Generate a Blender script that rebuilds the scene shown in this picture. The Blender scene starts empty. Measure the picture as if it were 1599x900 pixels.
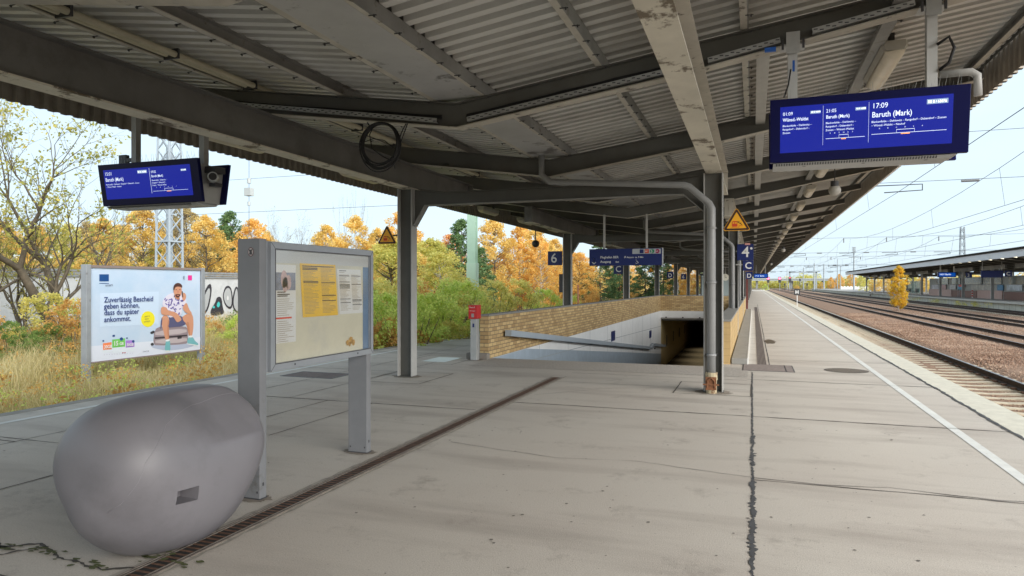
import bpy, bmesh, math, random
import numpy as np
from mathutils import Vector, Matrix

R = math.radians
scene = bpy.context.scene
C = scene.collection

# ------------------------------------------------------------------ camera
cam_d = bpy.data.cameras.new('camera')
cam_d.sensor_width = 36.0
cam_d.lens = 36.0 * 1070 / 1599
cam_d.shift_y = -5.0 / 1599
cam_d.clip_start = 0.05
cam_d.clip_end = 6000
cam = bpy.data.objects.new('camera', cam_d)
C.objects.link(cam)
cam.location = (0, 0, 1.6)
cam.rotation_euler = (R(90), 0, math.atan(377 / 1070))
scene.camera = cam

# ------------------------------------------------------------------ light
SUN_EL, SUN_AZ = R(27), R(126)          # azimuth clockwise from +Y
w = bpy.data.worlds.new("World")
scene.world = w
w.use_nodes = True
nt = w.node_tree
bg = nt.nodes['Background']
sky = nt.nodes.new('ShaderNodeTexSky')
sky.sky_type = 'NISHITA'
sky.sun_disc = False
sky.sun_elevation = SUN_EL
sky.sun_rotation = SUN_AZ
sky.air_density = 1.0
sky.dust_density = 2.0
sky.ozone_density = 1.5
# thin high overcast: whitish veil mixed over the clear sky
tc = nt.nodes.new('ShaderNodeTexCoord')
nz = nt.nodes.new('ShaderNodeTexNoise')
nz.inputs['Scale'].default_value = 2.2
nz.inputs['Detail'].default_value = 6
mp = nt.nodes.new('ShaderNodeMapping')
mp.inputs['Scale'].default_value = (1, 1, 3.5)
nt.links.new(tc.outputs['Generated'], mp.inputs['Vector'])
nt.links.new(mp.outputs['Vector'], nz.inputs['Vector'])
rmp = nt.nodes.new('ShaderNodeMapRange')
rmp.inputs['From Min'].default_value = 0.3
rmp.inputs['From Max'].default_value = 0.7
rmp.inputs['To Min'].default_value = 0.72
rmp.inputs['To Max'].default_value = 0.95
nt.links.new(nz.outputs['Fac'], rmp.inputs['Value'])
mx = nt.nodes.new('ShaderNodeMixRGB')
nt.links.new(rmp.outputs['Result'], mx.inputs['Fac'])
nt.links.new(sky.outputs['Color'], mx.inputs['Color1'])
mx.inputs['Color2'].default_value = (5.2, 6.3, 7.1, 1)
nt.links.new(mx.outputs['Color'], bg.inputs['Color'])
bg.inputs['Strength'].default_value = 0.0455

sun_d = bpy.data.lights.new('sun', 'SUN')
sun_d.energy = 1.5
sun_d.angle = R(60)
sun_d.color = (1.0, 0.95, 0.87)
sun = bpy.data.objects.new('sun', sun_d)
C.objects.link(sun)
sd = Vector((math.sin(SUN_AZ) * math.cos(SUN_EL), math.cos(SUN_AZ) * math.cos(SUN_EL), math.sin(SUN_EL)))
sun.rotation_euler = sd.to_track_quat('Z', 'Y').to_euler()

scene.view_settings.view_transform = 'Standard'
scene.view_settings.look = 'None'
scene.view_settings.gamma = 1
scene.view_settings.exposure = 1.95
scene.view_settings.use_curve_mapping = False
scene.cycles.max_bounces = 12
scene.cycles.diffuse_bounces = 8
scene.cycles.transparent_max_bounces = 8
scene.cycles.caustics_reflective = False
scene.cycles.caustics_refractive = False

# ------------------------------------------------------------------ materials
MATS = {}


def mat(name, col, rough=0.7, metal=0.0, var=0.0, vscale=3.0, stain=None, sscale=1.2, sthr=(0.55, 0.7),
        bump=0.0, bscale=60.0, stretch=(1, 1, 1), col2=None, emit=None, estr=0.0, spec=0.5):
    """Principled material; var = brightness mottling, stain = colour of patches with a shape of their own."""
    if name in MATS:
        return MATS[name]
    m = bpy.data.materials.new(name)
    m.use_nodes = True
    t = m.node_tree
    b = t.nodes['Principled BSDF']
    b.inputs['Roughness'].default_value = rough
    b.inputs['Metallic'].default_value = metal
    b.inputs['Specular IOR Level'].default_value = spec
    c4 = (*col, 1)
    b.inputs['Base Color'].default_value = c4
    if emit:
        b.inputs['Emission Color'].default_value = (*emit, 1)
        b.inputs['Emission Strength'].default_value = estr
    if var or stain or bump or col2:
        tcn = t.nodes.new('ShaderNodeTexCoord')
        mpn = t.nodes.new('ShaderNodeMapping')
        mpn.inputs['Scale'].default_value = stretch
        t.links.new(tcn.outputs['Object'], mpn.inputs['Vector'])
        out = None
        if var or col2:
            n1 = t.nodes.new('ShaderNodeTexNoise')
            n1.inputs['Scale'].default_value = vscale
            n1.inputs['Detail'].default_value = 8
            n1.inputs['Roughness'].default_value = 0.65
            t.links.new(mpn.outputs['Vector'], n1.inputs['Vector'])
            r1 = t.nodes.new('ShaderNodeMapRange')
            r1.inputs['From Min'].default_value = 0.3
            r1.inputs['From Max'].default_value = 0.7
            t.links.new(n1.outputs['Fac'], r1.inputs['Value'])
            mm = t.nodes.new('ShaderNodeMixRGB')
            t.links.new(r1.outputs['Result'], mm.inputs['Fac'])
            mm.inputs['Color1'].default_value = tuple(x * (1 - var) for x in col) + (1,)
            cc = col2 if col2 else tuple(min(1, x * (1 + var)) for x in col)
            mm.inputs['Color2'].default_value = (*cc, 1)
            out = mm.outputs['Color']
        if stain:
            n2 = t.nodes.new('ShaderNodeTexNoise')
            n2.inputs['Scale'].default_value = sscale
            n2.inputs['Detail'].default_value = 10
            n2.inputs['Roughness'].default_value = 0.7
            t.links.new(mpn.outputs['Vector'], n2.inputs['Vector'])
            r2 = t.nodes.new('ShaderNodeMapRange')
            r2.inputs['From Min'].default_value = sthr[0]
            r2.inputs['From Max'].default_value = sthr[1]
            t.links.new(n2.outputs['Fac'], r2.inputs['Value'])
            m2 = t.nodes.new('ShaderNodeMixRGB')
            t.links.new(r2.outputs['Result'], m2.inputs['Fac'])
            if out:
                t.links.new(out, m2.inputs['Color1'])
            else:
                m2.inputs['Color1'].default_value = c4
            m2.inputs['Color2'].default_value = (*stain, 1)
            out = m2.outputs['Color']
        if out:
            t.links.new(out, b.inputs['Base Color'])
        if bump:
            n3 = t.nodes.new('ShaderNodeTexNoise')
            n3.inputs['Scale'].default_value = bscale
            n3.inputs['Detail'].default_value = 4
            t.links.new(mpn.outputs['Vector'], n3.inputs['Vector'])
            bp = t.nodes.new('ShaderNodeBump')
            bp.inputs['Strength'].default_value = bump
            bp.inputs['Distance'].default_value = 0.02
            t.links.new(n3.outputs['Fac'], bp.inputs['Height'])
            t.links.new(bp.outputs['Normal'], b.inputs['Normal'])
    MATS[name] = m
    return m


def leaf_mat(name, c1, c2, c3, transl=0.35):
    """Leaves: every leaf takes its own tone between three colours."""
    if name in MATS:
        return MATS[name]
    m = bpy.data.materials.new(name)
    m.use_nodes = True
    t = m.node_tree
    b = t.nodes['Principled BSDF']
    b.inputs['Roughness'].default_value = 0.6
    b.inputs['Specular IOR Level'].default_value = 0.25
    g = t.nodes.new('ShaderNodeNewGeometry')
    tcn = t.nodes.new('ShaderNodeTexCoord')
    n = t.nodes.new('ShaderNodeTexNoise')
    n.inputs['Scale'].default_value = 0.7
    n.inputs['Detail'].default_value = 3
    t.links.new(tcn.outputs['Object'], n.inputs['Vector'])
    ad = t.nodes.new('ShaderNodeMath')
    ad.operation = 'MULTIPLY_ADD'
    t.links.new(g.outputs['Random Per Island'], ad.inputs[0])
    ad.inputs[1].default_value = 0.55
    mr = t.nodes.new('ShaderNodeMapRange')
    mr.inputs['From Min'].default_value = 0.3
    mr.inputs['From Max'].default_value = 0.7
    mr.inputs['To Max'].default_value = 0.45
    t.links.new(n.outputs['Fac'], mr.inputs['Value'])
    t.links.new(mr.outputs['Result'], ad.inputs[2])
    cr = t.nodes.new('ShaderNodeValToRGB')
    cr.color_ramp.elements[0].position = 0.1
    cr.color_ramp.elements[0].color = (*c1, 1)
    cr.color_ramp.elements[1].position = 0.9
    cr.color_ramp.elements[1].color = (*c3, 1)
    e = cr.color_ramp.elements.new(0.5)
    e.color = (*c2, 1)
    t.links.new(ad.outputs[0], cr.inputs['Fac'])
    t.links.new(cr.outputs['Color'], b.inputs['Base Color'])
    tr = t.nodes.new('ShaderNodeBsdfTranslucent')
    t.links.new(cr.outputs['Color'], tr.inputs['Color'])
    ms = t.nodes.new('ShaderNodeMixShader')
    ms.inputs['Fac'].default_value = transl
    t.links.new(b.outputs['BSDF'], ms.inputs[1])
    t.links.new(tr.outputs['BSDF'], ms.inputs[2])
    t.links.new(ms.outputs['Shader'], t.nodes['Material Output'].inputs['Surface'])
    MATS[name] = m
    return m


# ------------------------------------------------------------------ mesh helpers
ORIG = {}


class MB:
    def __init__(s):
        s.v = []
        s.f = []
        s.m = []
        s.smooth = False

    def face(s, pts, mi=0):
        n = len(s.v)
        s.v += [tuple(p) for p in pts]
        s.f.append(tuple(range(n, n + len(pts))))
        s.m.append(mi)

    def box(s, x0, x1, y0, y1, z0, z1, mi=0):
        n = len(s.v)
        s.v += [(x, y, z) for z in (z0, z1) for y in (y0, y1) for x in (x0, x1)]
        for q in ((0, 2, 3, 1), (4, 5, 7, 6), (0, 1, 5, 4), (2, 6, 7, 3), (0, 4, 6, 2), (1, 3, 7, 5)):
            s.f.append(tuple(n + i for i in q))
            s.m.append(mi)
        return s

    def bar(s, p, q, wx, wz, mi=0, up=(0, 0, 1)):
        """box section bar from p to q, width wx, height wz"""
        p, q = Vector(p), Vector(q)
        d = (q - p).normalized()
        u = Vector(up)
        if abs(d.dot(u)) > 0.95:
            u = Vector((0, 1, 0))
        a = d.cross(u).normalized() * (wx / 2)
        b = a.cross(d).normalized() * (wz / 2)
        n = len(s.v)
        for c in (p, q):
            for k in (-a - b, a - b, a + b, -a + b):
                s.v.append(tuple(c + k))
        for qd in ((3, 2, 1, 0), (4, 5, 6, 7), (0, 1, 5, 4), (1, 2, 6, 5), (2, 3, 7, 6), (3, 0, 4, 7)):
            s.f.append(tuple(n + i for i in qd))
            s.m.append(mi)
        return s

    def tube(s, pts, r, seg=8, mi=0, cap=True):
        pts = [Vector(p) for p in pts]
        rs = r if isinstance(r, (list, tuple)) else [r] * len(pts)
        n0 = len(s.v)
        pa = None
        for i, p in enumerate(pts):
            if i == 0:
                d = pts[1] - pts[0]
            elif i == len(pts) - 1:
                d = pts[-1] - pts[-2]
            else:
                d = (pts[i + 1] - p).normalized() + (p - pts[i - 1]).normalized()
            d = d.normalized() if d.length > 1e-9 else Vector((0, 0, 1))
            if pa is None:
                a = d.cross(Vector((0, 0, 1)))
                if a.length < 0.1:
                    a = d.cross(Vector((1, 0, 0)))
            else:
                a = pa - d * pa.dot(d)
            a.normalize()
            pa = a
            b = d.cross(a)
            for k in range(seg):
                t = 2 * math.pi * k / seg
                s.v.append(tuple(p + (a * math.cos(t) + b * math.sin(t)) * rs[i]))
        for i in range(len(pts) - 1):
            for k in range(seg):
                k2 = (k + 1) % seg
                s.f.append((n0 + i * seg + k, n0 + i * seg + k2, n0 + (i + 1) * seg + k2, n0 + (i + 1) * seg + k))
                s.m.append(mi)
        if cap:
            s.f.append(tuple(n0 + k for k in range(seg))[::-1])
            s.m.append(mi)
            e = n0 + (len(pts) - 1) * seg
            s.f.append(tuple(e + k for k in range(seg)))
            s.m.append(mi)
        return s

    def prism(s, poly, axis, a, b, mi=0):
        """poly: 2D points; axis 0/1/2 = extrusion axis; remaining two axes in order"""
        def P(p, t):
            l = list(p)
            l.insert(axis, t)
            return tuple(l)
        n = len(s.v)
        k = len(poly)
        s.v += [P(p, a) for p in poly] + [P(p, b) for p in poly]
        s.f.append(tuple(range(n, n + k)))
        s.f.append(tuple(range(n + k, n + 2 * k))[::-1])
        s.m += [mi, mi]
        for i in range(k):
            j = (i + 1) % k
            s.f.append((n + i, n + k + i, n + k + j, n + j))
            s.m.append(mi)
        return s

    def sections(s, secs, mi=0, cap=True, close=True):
        """loft: list of equally long point loops"""
        n = len(s.v)
        k = len(secs[0])
        for q in secs:
            s.v += [tuple(p) for p in q]
        for i in range(len(secs) - 1):
            for j in range(k if close else k - 1):
                j2 = (j + 1) % k
                s.f.append((n + i * k + j, n + i * k + j2, n + (i + 1) * k + j2, n + (i + 1) * k + j))
                s.m.append(mi)
        if cap and close:
            s.f.append(tuple(range(n, n + k))[::-1])
            e = n + (len(secs) - 1) * k
            s.f.append(tuple(range(e, e + k)))
            s.m += [mi, mi]
        return s

    def ball(s, c, r, nu=14, nv=9, mi=0, sz=(1, 1, 1)):
        secs = []
        for i in range(nv + 1):
            t = math.pi * (i + 0.001) / (nv + 0.002)
            secs.append([(c[0] + sz[0] * r * math.sin(t) * math.cos(2 * math.pi * k / nu),
                          c[1] + sz[1] * r * math.sin(t) * math.sin(2 * math.pi * k / nu),
                          c[2] - sz[2] * r * math.cos(t)) for k in range(nu)])
        return s.sections(secs, mi)

    def disc(s, c, r, n=24, z=None, mi=0, axis=2, sy=1.0):
        pts = []
        for k in range(n):
            t = 2 * math.pi * k / n
            a, b = r * math.cos(t), r * sy * math.sin(t)
            if axis == 2:
                pts.append((c[0] + a, c[1] + b, c[2]))
            elif axis == 1:
                pts.append((c[0] + a, c[1], c[2] + b))
            else:
                pts.append((c[0], c[1] + a, c[2] + b))
        s.face(pts, mi)
        return s

    def build(s, name, mats, parent=None, loc=None, bevel=0.0, smooth=None, fixn=True):
        if not isinstance(mats, (list, tuple)):
            mats = [mats]
        o0 = Vector((0, 0, 0))
        if parent is not None:
            o0 = ORIG.get(parent.name, Vector((0, 0, 0)))
        elif loc is not None:
            o0 = Vector(loc)
        me = bpy.data.meshes.new(name)
        vs = [(v[0] - o0.x, v[1] - o0.y, v[2] - o0.z) for v in s.v]
        me.from_pydata(vs, [], s.f)
        for m in mats:
            me.materials.append(m)
        if len(mats) > 1:
            me.polygons.foreach_set('material_index', s.m)
        if s.smooth or smooth:
            me.polygons.foreach_set('use_smooth', [True] * len(s.f))
        me.update()
        if fixn and len(s.f) < 4000:
            bm = bmesh.new()
            bm.from_mesh(me)
            bmesh.ops.recalc_face_normals(bm, faces=bm.faces)
            bm.to_mesh(me)
            bm.free()
        o = bpy.data.objects.new(name, me)
        C.objects.link(o)
        if parent is not None:
            o.parent = parent
        elif loc is not None:
            o.location = loc
        ORIG[o.name] = o0
        if bevel:
            md = o.modifiers.new('bevel', 'BEVEL')
            md.width = bevel
            md.segments = 2
            md.limit_method = 'ANGLE'
            md.angle_limit = R(40)
        if smooth == 'auto':
            me.polygons.foreach_set('use_smooth', [False] * len(s.f))
        return o


def thing(name, label, cat, loc=(0, 0, 0), group=None):
    o = bpy.data.objects.new(name, None)
    o.empty_display_size = 0.2
    C.objects.link(o)
    o.location = loc
    ORIG[o.name] = Vector(loc)
    o['label'] = label
    o['category'] = cat
    if group:
        o['group'] = group
    return o


def tag(o, label=None, cat=None, group=None, kind=None):
    if label:
        o['label'] = label
    if cat:
        o['category'] = cat
    if group:
        o['group'] = group
    if kind:
        o['kind'] = kind
    return o


KIDS = {}


def kids(o):
    return [c for c in bpy.data.objects if c.parent == o]


def copy_tree(root, loc, label=None, group=None, rz=None, scale=None, parent=None, name=None):
    c = root.copy()
    C.objects.link(c)
    if parent is None:
        c.location = loc
        if rz is not None:
            c.rotation_euler.z = rz
        if scale is not None:
            c.scale = (scale, scale, scale) if not isinstance(scale, (tuple, list)) else scale
        if label:
            c['label'] = label
        if group:
            c['group'] = group
    else:
        c.parent = parent
    ORIG[c.name] = Vector(c.location) if parent is None else ORIG[root.name]
    for k in KIDS.get(root.name, None) or kids(root):
        copy_tree(k, None, parent=c)
    return c


def text_mb(mb, txt, size, origin, ux, uz, mi=0, align='LEFT', bold=0.0, sx=1.0):
    """lay text into the plane spanned by ux (writing direction) and uz (up)"""
    cu = bpy.data.curves.new('txt', 'FONT')
    cu.body = txt
    cu.size = size
    cu.align_x = align
    cu.resolution_u = 3
    if bold:
        cu.offset = bold
    ob = bpy.data.objects.new('txt', cu)
    me = bpy.data.meshes.new_from_object(ob)
    O, U, W = Vector(origin), Vector(ux), Vector(uz)
    n = len(mb.v)
    for v in me.vertices:
        mb.v.append(tuple(O + U * (v.co.x * sx) + W * v.co.y))
    for p in me.polygons:
        mb.f.append(tuple(n + i for i in p.vertices))
        mb.m.append(mi)
    bpy.data.objects.remove(ob)
    bpy.data.curves.remove(cu)
    bpy.data.meshes.remove(me)


def fast_mesh(name, verts, faces, mats, parent=None, loc=None, smooth=False):
    """verts (N,3) numpy, faces (M,k) numpy with constant k"""
    o0 = np.array(ORIG.get(parent.name, Vector((0, 0, 0)))) if parent is not None else np.array(loc if loc is not None else (0, 0, 0))
    me = bpy.data.meshes.new(name)
    v = (verts - o0).astype(np.float32)
    k = faces.shape[1]
    me.vertices.add(len(v))
    me.vertices.foreach_set('co', v.ravel())
    me.loops.add(faces.size)
    me.loops.foreach_set('vertex_index', faces.astype(np.int32).ravel())
    me.polygons.add(len(faces))
    me.polygons.foreach_set('loop_start', np.arange(0, faces.size, k, dtype=np.int32))
    me.polygons.foreach_set('loop_total', np.full(len(faces), k, dtype=np.int32))
    if smooth:
        me.polygons.foreach_set('use_smooth', np.ones(len(faces), dtype=bool))
    for m in (mats if isinstance(mats, (list, tuple)) else [mats]):
        me.materials.append(m)
    me.update(calc_edges=True)
    o = bpy.data.objects.new(name, me)
    C.objects.link(o)
    if parent is not None:
        o.parent = parent
    elif loc is not None:
        o.location = loc
    ORIG[o.name] = Vector(o0)
    return o


# ------------------------------------------------------------------ palette
M_conc = mat('platform_concrete', (0.45, 0.40, 0.34), 0.85, var=0.12, vscale=0.9, stain=(0.34, 0.295, 0.25), sscale=0.55, sthr=(0.54, 0.74), bump=0.25, bscale=90, stretch=(0.45, 1.3, 1))
def concrete(name, base, dark, light):
    m = mat(name, base, 0.82)
    t = m.node_tree
    b = t.nodes['Principled BSDF']
    tcn = t.nodes.new('ShaderNodeTexCoord')

    def noise(scale, detail, stretch, lo, hi, rough=.6):
        mp_ = t.nodes.new('ShaderNodeMapping')
        mp_.inputs['Scale'].default_value = stretch
        t.links.new(tcn.outputs['Object'], mp_.inputs['Vector'])
        n = t.nodes.new('ShaderNodeTexNoise')
        n.inputs['Scale'].default_value = scale
        n.inputs['Detail'].default_value = detail
        n.inputs['Roughness'].default_value = rough
        t.links.new(mp_.outputs['Vector'], n.inputs['Vector'])
        r = t.nodes.new('ShaderNodeMapRange')
        r.inputs['From Min'].default_value = lo
        r.inputs['From Max'].default_value = hi
        t.links.new(n.outputs['Fac'], r.inputs['Value'])
        return r.outputs['Result'], n.outputs['Fac']

    def mix(a, bcol, fac, k):
        x = t.nodes.new('ShaderNodeMixRGB')
        mu = t.nodes.new('ShaderNodeMath')
        mu.operation = 'MULTIPLY'
        mu.inputs[1].default_value = k
        t.links.new(fac, mu.inputs[0])
        t.links.new(mu.outputs[0], x.inputs['Fac'])
        if isinstance(a, tuple):
            x.inputs['Color1'].default_value = (*a, 1)
        else:
            t.links.new(a, x.inputs['Color1'])
        x.inputs['Color2'].default_value = (*bcol, 1)
        return x.outputs['Color']
    big, _ = noise(.35, 5, (1, 1, 1), .4, .65)
    streak, _ = noise(1.0, 7, (.3, 1.6, 1), .5, .72)
    blot, _ = noise(1.7, 12, (1, 1, 1), .56, .70, .75)
    fine, ff = noise(110, 3, (1, 1, 1), .35, .68)
    pits, _ = noise(38, 4, (1, 1, 1), .64, .70)
    c = mix(base, light, big, .6)
    c = mix(c, dark, streak, .7)
    c = mix(c, tuple(x * .8 for x in dark), blot, .65)
    c = mix(c, tuple(x * .6 for x in dark), fine, .30)
    c = mix(c, tuple(x * .45 for x in dark), pits, .5)
    t.links.new(c, b.inputs['Base Color'])
    bp = t.nodes.new('ShaderNodeBump')
    bp.inputs['Strength'].default_value = .35
    bp.inputs['Distance'].default_value = .01
    t.links.new(ff, bp.inputs['Height'])
    t.links.new(bp.outputs['Normal'], b.inputs['Normal'])
    return m


M_conc = concrete('weathered_concrete', (0.54, 0.49, 0.435), (0.34, 0.295, 0.26), (0.61, 0.57, 0.51))
M_conc2 = mat('patched_concrete', (0.25, 0.235, 0.215), 0.85, var=0.2, vscale=2.0, stain=(0.2, 0.15, 0.12), sscale=1.2, bump=0.3, bscale=70)
M_tar = mat('tar_joint', (0.075, 0.075, 0.08), 0.8, var=0.3, vscale=12)
M_edge = mat('edge_slab', (0.60, 0.57, 0.48), 0.8, var=0.12, vscale=6, bump=0.3, bscale=50)
M_white = mat('white_paint', (0.72, 0.72, 0.70), 0.6, var=0.1, vscale=8)
M_steel = mat('canopy_steel', (0.10, 0.099, 0.09), 0.6, var=0.18, vscale=1.6, stain=(0.085, 0.075, 0.06), sscale=2.2, sthr=(0.55, 0.75))
M_girder = mat('girder_paint', (0.17, 0.17, 0.165), 0.55, var=0.2, vscale=1.3, stain=(0.12, 0.115, 0.11), sscale=1.5)
M_flake = mat('flaking_pale_paint', (0.66, 0.63, 0.54), 0.7, var=0.12, vscale=2.0, stain=(0.17, 0.14, 0.10), sscale=2.6, sthr=(0.545, 0.60), stretch=(1.0, 0.8, 1))
M_flange = mat('pale_flange_paint_and_lit_web', (0.48, 0.455, 0.40), 0.65, var=0.15, vscale=3, stain=(0.12, 0.10, 0.08), sscale=5, sthr=(0.6, 0.66))
M_deck = mat('sheet_metal_deck', (0.61, 0.61, 0.59), 0.5, metal=0.0, var=0.14, vscale=0.9, stain=(0.36, 0.34, 0.31), sscale=0.8, sthr=(0.5, 0.8), stretch=(0.3, 1, 1))
M_purlin = mat('purlin_zinc', (0.23, 0.23, 0.22), 0.6, var=0.2, vscale=2, stain=(0.12, 0.1, 0.08), sscale=5, sthr=(0.58, 0.68))
M_gutter = mat('gutter_zinc', (0.42, 0.425, 0.43), 0.45, var=0.15, vscale=1.0, stain=(0.17, 0.165, 0.16), sscale=1.4, sthr=(0.55, 0.60))
M_galv = mat('galvanised_steel', (0.42, 0.43, 0.43), 0.45, metal=0.3, var=0.1, vscale=6)
M_post = mat('post_grey_paint', (0.42, 0.42, 0.41), 0.5, var=0.08, vscale=4, stain=(0.24, 0.23, 0.22), sscale=3, sthr=(0.62, 0.72))
M_cream = mat('cream_pipe_paint', (0.60, 0.56, 0.42), 0.55, var=0.12, vscale=3)
M_black = mat('black_rubber', (0.012, 0.012, 0.013), 0.6)
M_dark = mat('dark_metal', (0.05, 0.05, 0.055), 0.5)
M_navy = mat('sign_navy', (0.010, 0.022, 0.13), 0.35)
M_bezel = mat('screen_bezel_navy', (0.001, 0.002, 0.055), 0.3, spec=0.2)
M_hang = mat('hanging_post_paint', (0.55, 0.56, 0.56), 0.5, var=0.05, vscale=4)
M_screen = mat('lit_screen_blue', (0.0, 0.002, 0.05), 0.25, emit=(0.0, 0.003, 0.10), estr=0.75)
M_screen_t = mat('lit_screen_letters', (0.5, 0.55, 0.7), 0.4, emit=(0.75, 0.85, 1.0), estr=0.27)
M_screen_o = mat('lit_screen_orange', (0.8, 0.3, 0.05), 0.4, emit=(1.0, 0.35, 0.06), estr=0.35)
M_signtxt = mat('sign_white', (0.75, 0.76, 0.77), 0.4)
M_yel = mat('warning_yellow', (0.85, 0.42, 0.02), 0.45)
M_wbrown = mat('warning_dark_border', (0.04, 0.012, 0.01), 0.5)
M_wred = mat('warning_red', (0.60, 0.06, 0.02), 0.5)
M_red = mat('red_paint', (0.55, 0.02, 0.02), 0.4)
M_boardm = mat('board_aluminium', (0.30, 0.32, 0.35), 0.42, metal=0.25, var=0.07, vscale=5)
M_boardside = mat('board_grey_paint', (0.17, 0.17, 0.175), 0.5, var=0.12, vscale=4)
M_rust = mat('rusty_iron', (0.12, 0.062, 0.038), 0.85, var=0.5, vscale=20, bump=0.3)
M_rail = mat('rail_side_rust', (0.045, 0.028, 0.02), 0.8, var=0.3, vscale=10)
M_railtop = mat('rail_head_steel', (0.20, 0.19, 0.20), 0.28, metal=0.8)
M_sleeper = mat('concrete_sleeper', (0.52, 0.45, 0.34), 0.9, var=0.25, vscale=6, bump=0.3)
M_ballast = mat('ballast', (0.23, 0.14, 0.09), 0.95, var=0.55, vscale=14, bump=1.0, bscale=26)
M_stone = mat('ballast_stone', (0.26, 0.15, 0.105), 0.9, var=0.5, vscale=9)
M_ground = mat('rough_ground', (0.16, 0.125, 0.06), 0.95, var=0.35, vscale=0.8, bump=0.8, bscale=8)
M_wallw = mat('white_wall_panel', (0.80, 0.82, 0.84), 0.55, var=0.05, vscale=2, stain=(0.66, 0.68, 0.70), sscale=1.2, sthr=(0.6, 0.8))
M_dado = mat('blue_grey_dado', (0.36, 0.44, 0.53), 0.5, var=0.1, vscale=3)
M_rail_b = mat('handrail_blue_grey', (0.36, 0.42, 0.49), 0.45, var=0.05, vscale=3)
M_cope = mat('coping_stone', (0.27, 0.265, 0.25), 0.8, var=0.15, vscale=5)
M_tan = mat('tan_tile', (0.60, 0.48, 0.24), 0.5, var=0.12, vscale=3)
M_glass = mat('board_glass_pale_backing', (0.56, 0.56, 0.46), 0.35, var=0.06, vscale=2)
M_lampd = mat('lamp_diffuser', (0.66, 0.60, 0.48), 0.35, var=0.1, vscale=6)
M_lamph = mat('lamp_housing', (0.42, 0.40, 0.35), 0.5, var=0.15, vscale=6)
M_bark = mat('bark_grey_brown', (0.115, 0.095, 0.07), 0.9, var=0.3, vscale=6)
M_birchbark = mat('birch_bark', (0.5, 0.47, 0.43), 0.8, var=0.2, vscale=3, stain=(0.05, 0.045, 0.04), sscale=6, sthr=(0.58, 0.62), stretch=(1, 1, 3))


def brick_mat(name, axis):
    """ochre clinker; axis = which way the courses run ('x' or 'y')"""
    m = bpy.data.materials.new(name)
    m.use_nodes = True
    t = m.node_tree
    b = t.nodes['Principled BSDF']
    b.inputs['Roughness'].default_value = 0.75
    tcn = t.nodes.new('ShaderNodeTexCoord')
    sp = t.nodes.new('ShaderNodeSeparateXYZ')
    cb = t.nodes.new('ShaderNodeCombineXYZ')
    t.links.new(tcn.outputs['Object'], sp.inputs[0])
    t.links.new(sp.outputs['X' if axis == 'x' else 'Y'], cb.inputs['X'])
    t.links.new(sp.outputs['Z'], cb.inputs['Y'])
    br = t.nodes.new('ShaderNodeTexBrick')
    br.inputs['Scale'].default_value = 1.0
    br.inputs['Brick Width'].default_value = 0.25
    br.inputs['Row Height'].default_value = 0.0835
    br.inputs['Mortar Size'].default_value = 0.009
    br.inputs['Mortar Smooth'].default_value = 0.3
    br.inputs['Color1'].default_value = (0.66, 0.49, 0.25, 1)
    br.inputs['Color2'].default_value = (0.40, 0.26, 0.12, 1)
    br.inputs['Mortar'].default_value = (0.20, 0.15, 0.09, 1)
    t.links.new(cb.outputs[0], br.inputs['Vector'])
    n = t.nodes.new('ShaderNodeTexNoise')
    n.inputs['Scale'].default_value = 9
    t.links.new(cb.outputs[0], n.inputs['Vector'])
    mm = t.nodes.new('ShaderNodeMixRGB')
    mm.blend_type = 'OVERLAY'
    mm.inputs['Fac'].default_value = 0.08
    t.links.new(br.outputs['Color'], mm.inputs['Color1'])
    t.links.new(n.outputs['Fac'], mm.inputs['Color2'])
    t.links.new(mm.outputs['Color'], b.inputs['Base Color'])
    bp = t.nodes.new('ShaderNodeBump')
    bp.inputs['Strength'].default_value = 0.6
    bp.inputs['Distance'].default_value = 0.01
    bp.invert = True
    t.links.new(br.outputs['Fac'], bp.inputs['Height'])
    t.links.new(bp.outputs['Normal'], b.inputs['Normal'])
    return m


M_brick_y = brick_mat('ochre_brick_along_y', 'y')
M_brick_x = brick_mat('ochre_brick_along_x', 'x')

# ================================================================== SETTING
gx = [-3000, -400, -60, -32, -26, -18, -11, -8.8, 3.08, 34.0, 60, 3000]
gz = [0.2, 0.0, -0.3, -0.75, -0.9, -1.1, -1.15, -1.15, -0.82, -0.82, -0.5, 0.0]
gy = [-300, -16, 230, 900, 4000]
g = MB()
for i in range(len(gx) - 1):
    for j in range(len(gy) - 1):
        if gx[i] == -8.8 and gy[j] == -16:
            continue
        g.face([(gx[i], gy[j], gz[i]), (gx[i + 1], gy[j], gz[i + 1]), (gx[i + 1], gy[j + 1], gz[i + 1]), (gx[i], gy[j + 1], gz[i])])
tag(g.build('ground', M_ground), kind='structure')

YF = 43.0      # far end of the ramp opening
p = MB()
p.box(-8.8, -5.4, -16, 230, -1.2, 0)
p.box(-0.66, 2.64, -16, 230, -1.2, 0)
p.box(-5.4, -0.66, -16, 13.95, -1.2, 0)
p.box(-5.4, -0.66, YF, 230, -0.3, 0)
platform = tag(p.build('platform', M_conc, fixn=False), kind='structure')
p = MB()
p.box(2.66, 3.08, -16, 230, -1.2, 0.004)
for k in range(0, 0):
    pass
tag(p.build('edge_slab', M_edge, platform))
rr = random.Random(4)


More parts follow.
